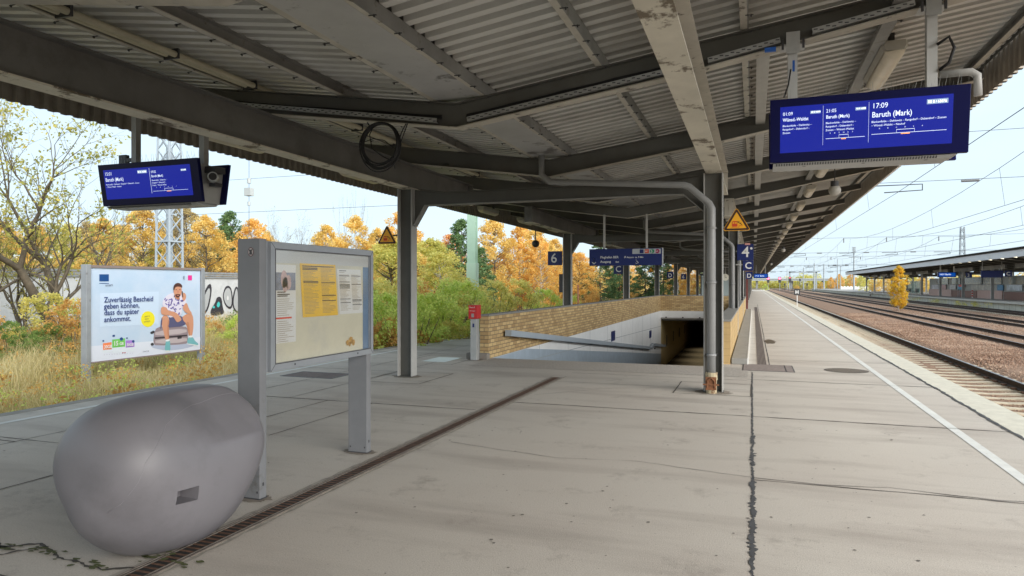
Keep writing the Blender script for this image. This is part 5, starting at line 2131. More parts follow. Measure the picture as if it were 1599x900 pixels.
# ================================================================== MASTS
def lattice_mast(x, y, w0, w1, h, label, z0=-1.0, m=None, seg=.9):
    m = m or mat('lattice_pale', (.40, .46, .52), .5, metal=.2)
    t = thing('lattice_mast', label, 'mast', (x, y, z0))
    b = MB()
    n = int(h / seg)
    W = lambda k: (w0 + (w1 - w0) * k / n) / 2
    for sx in (-1, 1):
        for sy in (-1, 1):
            b.bar((x + sx * W(0), y + sy * W(0), z0), (x + sx * W(n), y + sy * W(n), z0 + h), .09, .09)
    b.build('leg', m, t)
    b = MB()
    for k in range(n):
        a, c = W(k), W(k + 1)
        za, zc = z0 + h * k / n, z0 + h * (k + 1) / n
        for s in (-1, 1):
            b.bar((x - a, y + s * a, za), (x + c, y + s * c, zc), .05, .04)
            b.bar((x + a, y + s * a, za), (x - c, y + s * c, zc), .05, .04)
            b.bar((x + s * a, y - a, za), (x + s * c, y + c, zc), .05, .04)
            b.bar((x + s * a, y + a, za), (x + s * c, y - c, zc), .05, .04)
    b.build('bracing', m, t, fixn=False)
    if w0 > .9 and True:
        b = MB()
        b.box(x - w0 * .52, x + w0 * .52, y - w0 * .52, y + w0 * .52, 3.9, 3.98)
        b.box(x - .12, x + .12, y - .12, y + .12, z0, 9)
        b.build('platform_ring', m, t)
    return t


lattice_mast(-29.9, 28.9, .98, .72, 13.5, 'pale blue lattice mast rising behind the poster board')
gm_ = thing('overhead_line_mast', 'pale green solid steel mast standing behind the left platform edge', 'mast', (-12.1, 28.9, -1.1))
b = MB()
b.box(-12.30, -11.90, 28.75, 28.79, -1.2, 11)
b.box(-12.30, -11.90, 29.01, 29.05, -1.2, 11)
b.box(-12.12, -12.08, 28.79, 29.01, -1.2, 11)
b.build('steel_profile', mat('pale_green_steel', (.36, .52, .42), .5, var=.08, vscale=2), gm_)
b = MB()
b.box(-12.32, -11.86, 28.72, 29.08, -1.2, 2.6)
b.build('foot_sleeve', mat('pale_green_steel2', (.40, .55, .46), .5), gm_)
M_mast = mat('mast_grey', (.30, .34, .37), .6)
lattice_mast(25.9, 104.6, .8, .4, 10.0, 'slim lattice mast rising behind the opposite platform roof', -.8, M_mast)
for (x, y, h, lab) in ((21.5, 279.9, 10.6, 'dark thick mast standing right of the distant signals'), (22.1, 348, 10.6, 'thin mast left of the dark thick mast'),
                       (25.6, 289, 10.4, 'pale thin mast right of the dark thick mast'), (25.3, 241, 10.8, 'pale mast near the double headed lamp'), (14.2, 330, 9.5, 'thin far mast behind the gantry on the left'),
                       (41.1, 423, 8, 'short distant mast among the rusty trees')):
    b = MB()
    b.tube([(x, y, -.9), (x, y, h - .9)], [.28 if 'thick' in lab else .16, .2 if 'thick' in lab else .1], 8)
    tag(b.build('line_mast', M_mast), lab, 'mast')
lm = thing('floodlight_mast', 'tall distant light mast with a ring and stacked floodlights left of the opposite roof', 'light mast', (29.6, 237.3, -.9))
b = MB()
b.tube([(29.6, 237.3, -.9), (29.6, 237.3, 13.2)], [.3, .15], 8)
b.build('pole', M_mast, lm)
b = MB()
b.box(28.2, 31.0, 237, 237.6, 10.1, 10.3)
for k in range(4):
    b.box(29.1, 30.1, 237, 237.6, 11.6 + k * .5, 11.9 + k * .5)
b.build('lamp_head', M_mast, lm)
lm = thing('platform_light', 'distant double headed lamp post', 'light mast', (28.3, 260, -.9))
b = MB()
b.tube([(28.3, 260.3, -.9), (28.3, 260.3, 8)], .14, 8)
b.build('pole', M_mast, lm)
b = MB()
for s in (-1, 1):
    b.bar((28.3, 260.3, 8), (28.3 + s * 1.4, 260.3, 8.3), .12, .12)
    b.box(28.3 + s * 1.9 - .55, 28.3 + s * 1.9 + .55, 260, 260.6, 8.2, 8.5)
b.build('lamp_head', M_dark, lm)

# road bridge and signals
br = thing('road_bridge', 'distant grey road bridge crossing the tracks at the horizon', 'bridge', (20, 450, 0))
b = MB()
b.box(-70, 47, 450, 462, 4.1, 5.0)
b.box(-70, 47, 449.6, 449.9, 5.0, 5.5)
b.build('deck', mat('bridge_grey', (.40, .43, .45), .7), br)
b = MB()
for x in (-40, -20, -6, 2, 22, 40, 46):
    b.box(x - .6, x + .6, 452, 460, -1, 4.1)
b.build('pier', mat('pier_grey', (.25, .26, .27), .7), br)
M_sred = mat('red_signal_light', (.8, .02, .05), .4, emit=(1, .08, .15), estr=2.0)
for i, (x, y, lit, lab) in enumerate(((5.27, 277.5, 1, 'red light signal nearest the roof edge at the horizon'), (9.4, 279, 1, 'red light signal in the middle of the three at the horizon'), (13.06, 280.3, 0, 'dark headed signal right of the two red ones'))):
    s = thing('rail_signal', lab, 'signal', (x, y, -.9))
    b = MB()
    b.tube([(x, y, -.9), (x, y, 3)], .09, 6)
    b.build('pole', M_mast, s)
    b = MB()
    b.box(x - .5, x + .5, y - .1, y + .1, 2.4, 4.6)
    b.build('head', M_dark, s)
    b = MB()
    b.disc((x, y - .13, 4.0 if lit else 4.3), .42 if lit else .14, 14, axis=1)
    b.build('red_lamp', M_sred, s, fixn=False)
hb = thing('halt_board', 'small black and white H board on a thin post between the tracks', 'halt board', (3.67 + 3.6, 70, -.7))
hx = 3.9
b = MB()
b.tube([(hx, 70.2, -.75), (hx, 70.2, .8)], .04, 6)
b.build('post', M_signtxt, hb)
b = MB()
b.box(hx - .26, hx + .26, 70.15, 70.19, .62, 1.22)
b.build('board', M_dark, hb)
b = MB()
text_mb(b, 'H', .42, (hx - .16, 70.14, .77), (1, 0, 0), (0, 0, 1), bold=.02)
b.build('lettering', M_signtxt, hb, fixn=False)
hb = thing('halt_board', 'small white H board beyond the left platform edge between the fourth and fifth left columns', 'halt board', (-9.3, 90, -1))
b = MB()
b.tube([(-9.6, 92, -1), (-9.6, 92, 1.2)], .04, 6)
b.build('post', M_signtxt, hb)
b = MB()
b.box(-9.95, -9.25, 91.9, 91.95, .5, 1.9)
b.build('board', M_signtxt, hb)
b = MB()
text_mb(b, 'H', .8, (-9.88, 91.88, .95), (1, 0, 0), (0, 0, 1), bold=.03)
b.build('lettering', M_dark, hb, fixn=False)
for i in range(5):
    b = MB()
    x, y = 12 + i * 3.4, 300 + 9 * i
    b.tube([(x, y, -.8), (x, y, 2 + (i % 3))], .12, 6)
    b.box(x - .35, x + .35, y - .1, y + .1, 1.2 + (i % 3), 2.2 + (i % 3))
    tag(b.build('small_signal', M_dark), 'tiny distant signal post at the end of the tracks', 'signal', 'tiny signal posts at the end of the tracks')
gt_ = thing('cable_gantry', 'distant thin gantry frame spanning the tracks behind the dark thick mast', 'gantry', (25, 485, 0))
b = MB()
b.box(22, 23, 485, 486, -1, 10)
b.box(38, 39, 485, 486, -1, 10)
b.box(22, 39, 485, 486, 9.4, 10)
b.build('frame', M_mast, gt_)

# ------------------------------------------------------------------ overhead wires
M_wire = mat('wire_dark', (.06, .07, .08), .6)
wlabs = ['overhead wire pair above the nearest track, rising closest to the roof edge', 'overhead wire pair above the second track', 'overhead wire pair above the third track', 'overhead wire pair above the track at the opposite platform']
sup = [-31, 28.9, 89, 149, 209, 269, 329, 389]
for xi, xt in enumerate((4.785, 10.02, 14.5, 19.75)):
    t = thing('overhead_wire', wlabs[xi], 'overhead wire', (xt, 28.9, 5))
    b = MB()
    r = .009 + .002 * xi
    cz = 5.02
    pts = []
    for i, y in enumerate(sup):
        pts.append((xt + (.25 if i % 2 else -.25), y, cz))
    b.tube(pts, r, 5)
    b.build('contact_wire', M_wire, t)
    b = MB()
    d = MB()
    pts = []
    for i in range(len(sup) - 1):
        for k in range(10):
            s_ = k / 10
            y = sup[i] + (sup[i + 1] - sup[i]) * s_
            z = 7.05 - 1.15 * 4 * s_ * (1 - s_)
            pts.append((xt, y, z))
            if k % 2 == 1 and y < 220:
                xx = pts[-1][0] + ((.25 if i % 2 else -.25) * (1 - s_) + (.25 if (i + 1) % 2 else -.25) * s_)
                d.tube([(xt, y, z), (xx, y, cz)], r * .6, 4)
    b.tube(pts, r, 5)
    b.build('catenary_wire', M_wire, t)
    d.build('dropper', M_wire, t)
for i, y in enumerate((28.9, 89, 149, 209)):
    t = thing('cross_span', ['pair of cross wires spanning the tracks nearest the platform, with a grey insulator', 'second pair of cross wires spanning the tracks', 'third pair of cross wires spanning the tracks', 'farthest pair of cross wires spanning the tracks'][i], 'cross wire', (5, y, 6))
    b = MB()
    rr_ = .009 + .006 * i
    x0 = -29.9 if i == 0 else -11
    for z in (5.35, 7.07):
        b.tube([(x0, y, z), (44, y, z + .15)], rr_, 5)
    b.build('span_wire', M_wire, t)
    b = MB()
    for xt in (7.4, 12.4, 17.2):
        b.tube([(xt - .28, y, 5.37), (xt + .28, y, 5.37)], .045 + .02 * i, 8)
    for xt in (4.785, 10.02, 14.5, 19.75):
        b.tube([(xt, y, 7.07), (xt, y, 6.55)], .04 + .02 * i, 8)
    b.build('insulator', mat('insulator_grey', (.16, .17, .18), .4), t)
    b = MB()
    for xt in (4.785, 10.02, 14.5, 19.75):
        b.tube([(xt - .5, y, 5.32), (xt + 1.1, y, 5.32), (xt + 1.1, y, 5.1), (xt - .2, y - .3, 5.02)], .022 + .012 * i, 6)
    b.build('steady_arm', M_wire, t)
hw = thing('hanging_insulator', 'small pale box hanging from a wire between the left screen and notice board', 'insulator', (-24.5, 28.9, 7))
b = MB()
b.tube([(-24.6, 28.9, 9.2), (-24.6, 28.9, 4.2)], .012, 5)
b.build('wire', M_wire, hw)
b = MB()
b.box(-24.8, -24.4, 28.75, 29.05, 6.2, 6.6)
b.tube([(-24.6, 28.9, 6.85), (-24.6, 28.9, 7.1)], .1, 8)
b.tube([(-24.6, 28.9, 5.7), (-24.6, 28.9, 5.9)], .08, 8)
b.build('weight', mat('weight_pale', (.42, .45, .46), .6), hw)

# ================================================================== OPPOSITE PLATFORM
b = MB()
b.box(22.3, 33.5, 40, 300, -1.1, 0)
op = tag(b.build('opposite_platform', mat('grey_paving', (.26, .25, .24), .85, var=.1, vscale=.5)), kind='structure')
b = MB()
b.box(22.2, 22.3, 40, 300, -1.1, -.14)
b.build('side_wall', mat('algae_concrete', (.52, .52, .45), .9, var=.2, vscale=1.2, stain=(.22, .24, .14), sscale=.6, stretch=(1, .4, 1)), op)
b = MB()
for y in np.arange(40, 300, 1.5):
    b.box(22.195, 22.2, y, y + .05, -1.1, -.14)
b.build('side_joint', M_purlin, op)
b = MB()
b.box(22.0, 22.6, 40, 300, -.14, .01)
b.build('edge_slab', mat('pale_edge', (.5, .49, .45), .8), op)
ki = thing('platform_kiosk', 'long glazed kiosk building with a reddish brown tiled base on the opposite platform', 'kiosk', (26.5, 100, 0))
b = MB()
b.box(25.6, 28.6, 80, 121, .0, 2.55)
b.build('wall', mat('kiosk_wall', (.36, .36, .34), .7, var=.1), ki)
for k, (a, c) in enumerate(((80, 87.5), (88, 96.8), (97, 108), (108.3, 121))):
    b = MB()
    b.box(25.50, 25.60, a, c, .0, .85 if k % 2 == 0 else .95)
    b.build('tiled_base', mat('base_brown' if k % 2 == 0 else 'base_pink', (.17, .07, .05) if k % 2 == 0 else (.50, .33, .29), .5, var=.1), ki)
for k, (a, c) in enumerate(((81, 86), (88.2, 94), (95, 103), (104, 108), (110, 116))):
    b = MB()
    b.box(25.5, 25.595, a, c, 1.65, 2.5)
    b.build('window', mat('kiosk_glass', (.08, .10, .10), .15), ki)
for k, (a, c, col) in enumerate(((82, 86.5, (.5, .55, .6)), (87.6, 89.5, (.04, .22, .42)), (91, 99, (.42, .40, .36)), (102.2, 105, (.05, .28, .45)), (106, 109, (.5, .5, .5)), (111, 114, (.5, .3, .3)), (115, 119, (.55, .55, .6)))):
    b = MB()
    b.box(25.47, 25.50, a, c, .98, 1.6)
    b.build('poster', mat('kiosk_poster_%s' % 'abcdefg'[k], col, .5, var=.4, vscale=1.5), ki)
b = MB()
b.box(25.45, 25.5, 101.8, 104.6, 1.35, 1.62)
b.build('red_strip', M_red, ki)
for (y, x, w_, h_, z, txt, lab) in ((94.6, 24.1, .62, .62, 2.44, '3', 'small navy sign with a 3 hanging at the kiosk on the opposite platform'),
                                    (83.0, 24.6, .62, .62, 2.44, 'C', 'small navy sign with a C hanging under the opposite roof')):
    t = thing('platform_number_sign', lab, 'sign', (x, y, z))
    b = MB()
    b.box(x - .31, x + .31, y - .05, y + .05, z, z + h_)
    b.build('panel', M_navy, t)
    b = MB()
    text_mb(b, txt, .5, (x - .2, y - .06, z + .13), (1, 0, 0), (0, 0, 1), bold=.01)
    b.build('lettering', M_signtxt, t, fixn=False)
t = thing('direction_sign', 'plain long navy sign beside the C sign under the opposite roof', 'sign', (23, 83, 2.4))
b = MB()
b.box(22.2, 24.15, 82.95, 83.05, 2.35, 3.06)
b.build('panel', M_navy, t)
b = MB()
b.box(22.3, 22.36, 82.98, 83.02, 3.06, 4.4)
b.box(24.0, 24.06, 82.98, 83.02, 3.06, 4.4)
b.build('hanger', M_post, t)
t = thing('departure_screen', 'small blue departure screen hanging under the front edge of the opposite roof', 'departure screen', (23, 100, 2.6))
b = MB()
b.box(22.1, 24.1, 100, 100.4, 2.55, 3.2)
b.build('bezel', M_navy, t)
b = MB()
b.face([(22.2, 99.99, 2.65), (24.0, 99.99, 2.65), (24.0, 99.99, 3.12), (22.2, 99.99, 3.12)])
b.build('display', M_navy2, t, fixn=False)
b = MB()
text_mb(b, '16:51 Berlin', .26, (22.25, 99.97, 2.83), (1, 0, 0), (0, 0, 1), bold=.004)
b.build('lettering', M_screen_t, t, fixn=False)
b = MB()
for x in (22.4, 23.9):
    b.box(x - .05, x + .05, 100.1, 100.3, 3.2, 4.4)
b.build('hanging_post', M_post, t)
sh = thing('glass_shelter', 'small glass waiting shelter with dark seats on the opposite platform', 'shelter', (25, 128, 0))
b = MB()
for y in (124, 127, 130, 133):
    b.box(24.9, 25.0, y - .05, y + .05, 0, 2.3)
b.build('frame', M_post, sh)
b = MB()
b.box(24.93, 24.96, 124, 133, .2, 2.2)
b.build('pane', mat('green_glass', (.22, .34, .30), .2), sh)
b = MB()
for y in (125.2, 126, 130.5, 131.4):
    b.box(24.3, 24.8, y, y + .5, .4, .5)
    b.box(24.75, 24.8, y, y + .5, .5, 1.0)
b.build('seat', M_dark, sh)
for i in range(7):
    y = 88 + i * PITCH * 2
    b = MB()
    b.box(22.9, 23.25, y, y + 1.3, 4.0, 4.08)
    b.build if 0 else None
protoL = None
for i in range(26):
    y = 70 + i * PITCH
    if protoL is None:
        t = thing('ceiling_lamp', 'round pale lamp in the row under the opposite platform roof', 'lamp', (23.2, y, 4.2), 'pale lamps in the row under the opposite roof')
        b = MB()
        b.tube([(23.2, y, 4.10), (23.2, y, 4.25)], .42, 16)
        b.build('diffuser', mat('lit_lamp_pale', (.8, .74, .6), .5, emit=(1, .9, .65), estr=.6), t)
        b = MB()
        b.tube([(23.2, y, 4.25), (23.2, y, 4.34)], .33, 14)
        b.build('housing', M_lamph, t)
        protoL = t
    else:
        copy_tree(protoL, (23.2, y, 4.2))
for i, (x, y) in enumerate(((30.5, 262), (35, 262), (41, 262))):
    b = MB()
    b.box(x - 2.2, x + 2.2, y, y + .3, -.2, .9)
    for k in range(4):
        b.box(x - 2 + k, x - 1.4 + k, y - .01, y + .31, .9, 1.15)
    tag(b.build('white_barrier', M_white), ['leftmost of the distant white barriers beyond the opposite platform', 'middle one of the distant white barriers', 'rightmost of the distant white barriers'][i], 'barrier')
t = thing('bollard', 'red and white striped post at the kiosk base on the opposite platform', 'bollard', (25, 93, 0))
b = MB()
b.tube([(24.9, 96.4, 0), (24.9, 96.4, 1.0)], .07, 8)
b.build('post', M_white, t)
b = MB()
for z in (.2, .5, .8):
    b.tube([(24.9, 96.4, z), (24.9, 96.4, z + .14)], .075, 8)
b.build('stripe', M_red, t)
t = thing('bollard', 'black and white ringed post beside the track at the opposite platform end', 'bollard', (21, 137, -.7))
b = MB()
b.tube([(21.6, 150, -.8), (21.6, 150, .6)], .18, 8)
b.build('post', M_white, t)
b = MB()
for z in (-.5, -.05):
    b.tube([(21.6, 150, z), (21.6, 150, z + .2)], .19, 8)
b.build('stripe', M_dark, t)
b = MB()
b.tube([(-9.9, 40, -1.1), (-9.9, 40, 1.6)], .05, 6)
tag(b.build('marker_post', mat('orange_white', (.6, .25, .15), .6)), 'thin orange white marker post beyond the brick wall at the third left column', 'post')

# ================================================================== VEGETATION
LM = {
    'y': leaf_mat('leaf_yellow', (.52, .36, .09), (.84, .60, .17), (.92, .78, .34), .5),
    'o': leaf_mat('leaf_orange', (.62, .38, .09), (.88, .58, .16), (.94, .72, .29), .5),
    'p': leaf_mat('leaf_pink_orange', (.50, .24, .10), (.82, .44, .18), (.90, .58, .24), .5),
    'g': leaf_mat('leaf_green_yellow', (.44, .46, .12), (.72, .66, .20), (.90, .80, .30), .6),
    'b': leaf_mat('leaf_brown', (.28, .22, .11), (.48, .38, .17), (.66, .53, .24), .45),
    'lg': leaf_mat('leaf_light_green', (.42, .56, .12), (.68, .78, .20), (.88, .86, .32), .65),
    'dg': leaf_mat('leaf_deep_green', (.10, .18, .05), (.20, .31, .08), (.34, .44, .13), .5),
    'pine': leaf_mat('pine_needles', (.06, .12, .05), (.12, .21, .08), (.20, .29, .11), .25),
    'pineb': leaf_mat('bluish_needles', (.08, .13, .10), (.15, .21, .16), (.24, .29, .21), .25),
    'loc': leaf_mat('locust_leaf', (.26, .28, .07), (.46, .44, .12), (.70, .58, .14), .5),
    'ob': leaf_mat('leaf_rust', (.40, .21, .07), (.68, .40, .12), (.86, .62, .20), .5),
    'twig': leaf_mat('dry_leaf', (.18, .14, .10), (.28, .22, .15), (.38, .3, .17)),
}


def leaves(cent, rad, n, size, rg, flat=.75, asp=.55):
    """n small diamond leaves per clump centre"""
    K = len(cent)
    c = np.repeat(np.asarray(cent), n, 0)
    r = np.repeat(np.asarray(rad), n)
    N = len(c)
    d = rg.normal(size=(N, 3))
    d /= np.linalg.norm(d, axis=1)[:, None] + 1e-9
    p = c + d * (r * rg.uniform(0.15, 1, N) ** .6)[:, None] * np.array([1, 1, flat])
    a = rg.normal(size=(N, 3))
    a /= np.linalg.norm(a, axis=1)[:, None]
    q = rg.normal(size=(N, 3))
    b_ = np.cross(a, q)
    b_ /= np.linalg.norm(b_, axis=1)[:, None]
    s = size * rg.uniform(.6, 1.3, N)
    a *= s[:, None]
    b_ *= (s * asp)[:, None]
    V = np.stack([p - a, p + b_, p + a, p - b_], 1).reshape(-1, 3)
    F = np.arange(N * 4).reshape(-1, 4)
    return V, F


def trunk_path(rg, H, lean=.04, n=8):
    x = y = 0
    P = []
    for i in range(n + 1):
        P.append((x, y, H * i / n))
        x += rg.normal(0, lean) * H / n
        y += rg.normal(0, lean) * H / n
    return P


def at_path(P, h):
    H = P[-1][2]
    f = max(0, min(.9999, h / H)) * (len(P) - 1)
    i = int(f)
    t = f - i
    return tuple(P[i][k] * (1 - t) + P[i + 1][k] * t for k in range(3))


ENV = {
    'birch': lambda u: (math.sin(math.pi * min(1, u * .78 + .22) ** 1.25) ** .75) * .9 + .1 * (1 - u),
    'pine': lambda u: (1 - u ** 1.5) ** .9 * .93 + .07,
    'bush': lambda u: (1 - u ** 2.2) ** .5,
    'sprawl': lambda u: (1 - u ** 2.2) ** .5,
}


def make_tree(kind, shape_, H, Rr, base, nclump, crad, nleaf, lsize, lm, bark, seed, tr_r=None, flat=.75):
    """Empty at the foot, child trunk (with limbs) and crown"""
    rg = np.random.default_rng(seed)
    t = thing(kind, 'x', 'tree', (0, 0, 0))
    P = trunk_path(rg, H, .05 if shape_ != 'pine' else .02)
    tr_r = tr_r or H * .014
    b = MB()
    if shape_ in ('bush',):
        for k in range(7):
            a = rg.uniform(0, 6.28)
            b.tube([(0, 0, 0), (Rr * .3 * math.cos(a), Rr * .3 * math.sin(a), H * .4), (Rr * .6 * math.cos(a), Rr * .6 * math.sin(a), H * .8)], [tr_r, tr_r * .7, tr_r * .25], 5)
    else:
        b.tube([P[i] for i in range(len(P))], [tr_r * (1 - .88 * i / (len(P) - 1)) for i in range(len(P))], 7)
    cent, rad = [], []
    for k in range(nclump):
        u = rg.uniform(0, 1) ** (1.05 if shape_ != 'pine' else 1.25)
        h = base + (H - base) * u * .97
        a = rg.uniform(0, 6.283)
        if shape_ == 'pine':
            h = base + (H - base) * u * .98 + rg.normal(0, .04)
        e = ENV[shape_](u) * Rr * rg.uniform(.8, 1.12)
        rr_ = e * (rg.uniform(.25, 1) ** .6)
        c0 = at_path(P, h)
        lift = .0
        cx, cy = c0[0] + rr_ * math.cos(a), c0[1] + rr_ * math.sin(a)
        cz = h + (-.12 * rr_ if shape_ == 'pine' else rg.normal(0, .1))
        cent.append((cx, cy, max(cz, .1)))
        rad.append(crad * rg.uniform(.55, 1.25) * (.6 + .4 * (1 - u)))
        if k % 2 == 0 and shape_ != 'bush':
            s0 = at_path(P, max(.3 * H * .3, h - rr_ * (.75 if shape_ != 'pine' else -.05)))
            m_ = ((s0[0] + cx) / 2, (s0[1] + cy) / 2, (s0[2] + cz) / 2 - rr_ * .06)
            b.tube([s0, m_, (cx, cy, cz)], [tr_r * .32, tr_r * .2, tr_r * .07], 4, cap=False)
    b.build('trunk', bark, t, smooth=True, fixn=False)
    V, F = leaves(cent, rad, nleaf, lsize, rg, flat)
    fast_mesh('crown', V, F, lm, t)
    KIDS[t.name] = kids(t)
    return t


def make_open_tree(kind, H, seed, lm, nleaf, depth=5, spread=.55, r0=None, upr=.25, lsize=.05, fork=2, stem=.3, bark=None, per=2, ratio=.74, childs=(2, 3)):
    """forking tree with visible limbs and sparse leaves"""
    rg = np.random.default_rng(seed)
    rd = random.Random(seed)
    t = thing(kind, 'x', 'tree', (0, 0, 0))
    b = MB()
    cent = []
    r0 = r0 or H * .017

    def grow(p, d, L, r, dep):
        pts = [p]
        rs = [r]
        n = 4
        dd = Vector(d).normalized()
        for i in range(n):
            dd = (dd + Vector((rd.gauss(0, .13), rd.gauss(0, .13), rd.gauss(0, .08) + upr * .18))).normalized()
            p = Vector(p) + dd * (L / n)
            pts.append(tuple(p))
            rs.append(r * (1 - .42 * (i + 1) / n))
        b.tube(pts, rs, 7 if dep > 3 else (5 if dep > 1 else 3), cap=False)
        if dep <= 2:
            cent.extend(pts[1:])
        if dep == 0:
            return
        for k in range(rd.choice(childs)):
            a = rd.uniform(0, 6.283)
            side = dd.cross(Vector((math.cos(a), math.sin(a), .3))).normalized()
            nd = (dd + side * rd.uniform(spread * .6, spread * 1.3)).normalized()
            grow(tuple(p), nd, L * ratio * rd.uniform(.8, 1.15), rs[-1] * rd.uniform(.62, .85), dep - 1)
        for k in range(per):
            i = rd.randint(1, n - 1)
            a = rd.uniform(0, 6.283)
            side = dd.cross(Vector((math.cos(a), math.sin(a), .3))).normalized()
            nd = (dd * .7 + side * rd.uniform(spread, spread * 1.8)).normalized()
            grow(pts[i], nd, L * ratio * rd.uniform(.5, .9), rs[i] * .5, max(0, dep - 2))
    for k in range(fork):
        a = rd.uniform(0, 6.28)
        lean = (.10 if fork == 1 else .22)
        grow((.12 * k, .1 * k, 0), (lean * math.cos(a), lean * math.sin(a), 1), H * stem, r0 * (1 - .15 * k), depth)
    zmax = max(v[2] for v in b.v)
    s = H / zmax
    b.v = [(v[0] * s, v[1] * s, v[2] * s) for v in b.v]
    cent = np.array(cent) * s
    b.build('trunk', bark or M_bark, t, smooth=True, fixn=False)
    if nleaf:
        idx = rg.choice(len(cent), min(len(cent), max(1, nleaf // 6)), replace=len(cent) < nleaf // 6)
        V, F = leaves(cent[idx], np.full(len(idx), H * .022), 6, lsize, rg, .8)
        fast_mesh('crown', V, F, lm, t)
    KIDS[t.name] = kids(t)
    return t


PROT = {}


def protos(kind):
    """unit-height prototypes built at real size, four seeds for the big groups"""
    if kind in PROT:
        return PROT[kind]
    L = []
    if kind.startswith('birch'):
        key = kind[-1]
        for s in range(2 if key in 'gbp' else 3):
            L.append((make_tree('birch_tree' if key != 'g' else 'broadleaf_tree', 'birch', 8, 2.4, .9, 190, .60, 85, .075, LM[key], M_birchbark if s % 2 == 0 else M_bark, 100 + s * 7 + ord(key)), 8))
    elif kind in ('pine', 'pine_b'):
        for s in range(2):
            L.append((make_tree('pine_tree', 'pine', 7, 2.3, .5, 260, .46, 75, .065, LM['pine' if kind == 'pine' else 'pineb'], M_bark, 300 + s, flat=.6), 7))
    elif kind.startswith('shrub'):
        key = {'g': 'lg', 'y': 'g', 'o': 'ob', 'd': 'dg'}[kind[-1]]
        for s in range(2):
            L.append((make_tree('leafy_shrub', 'bush', 3, 1.9, .1, 85, .46, 70, .055, LM[key], M_bark, 400 + s + ord(kind[-1]), tr_r=.03), 3))
    elif kind == 'locust':
        for s in (11, 23):
            L.append((make_open_tree('locust_tree', 10, s, LM['loc'], 5200, depth=5, spread=.55, fork=2, stem=.27, lsize=.06), 10))
    elif kind == 'baretree':
        for s in (31, 37):
            L.append((make_open_tree('bare_tree', 9, s, LM['twig'], 350, depth=5, spread=.42, fork=1, stem=.26, upr=.5, lsize=.04, r0=.10), 9))
    elif kind == 'poplar':
        L.append((make_open_tree('poplar_tree', 10, 51, LM['twig'], 200, depth=4, spread=.22, fork=3, stem=.42, upr=.9, lsize=.04, r0=.09, per=3, ratio=.62), 10))
    PROT[kind] = L
    return L


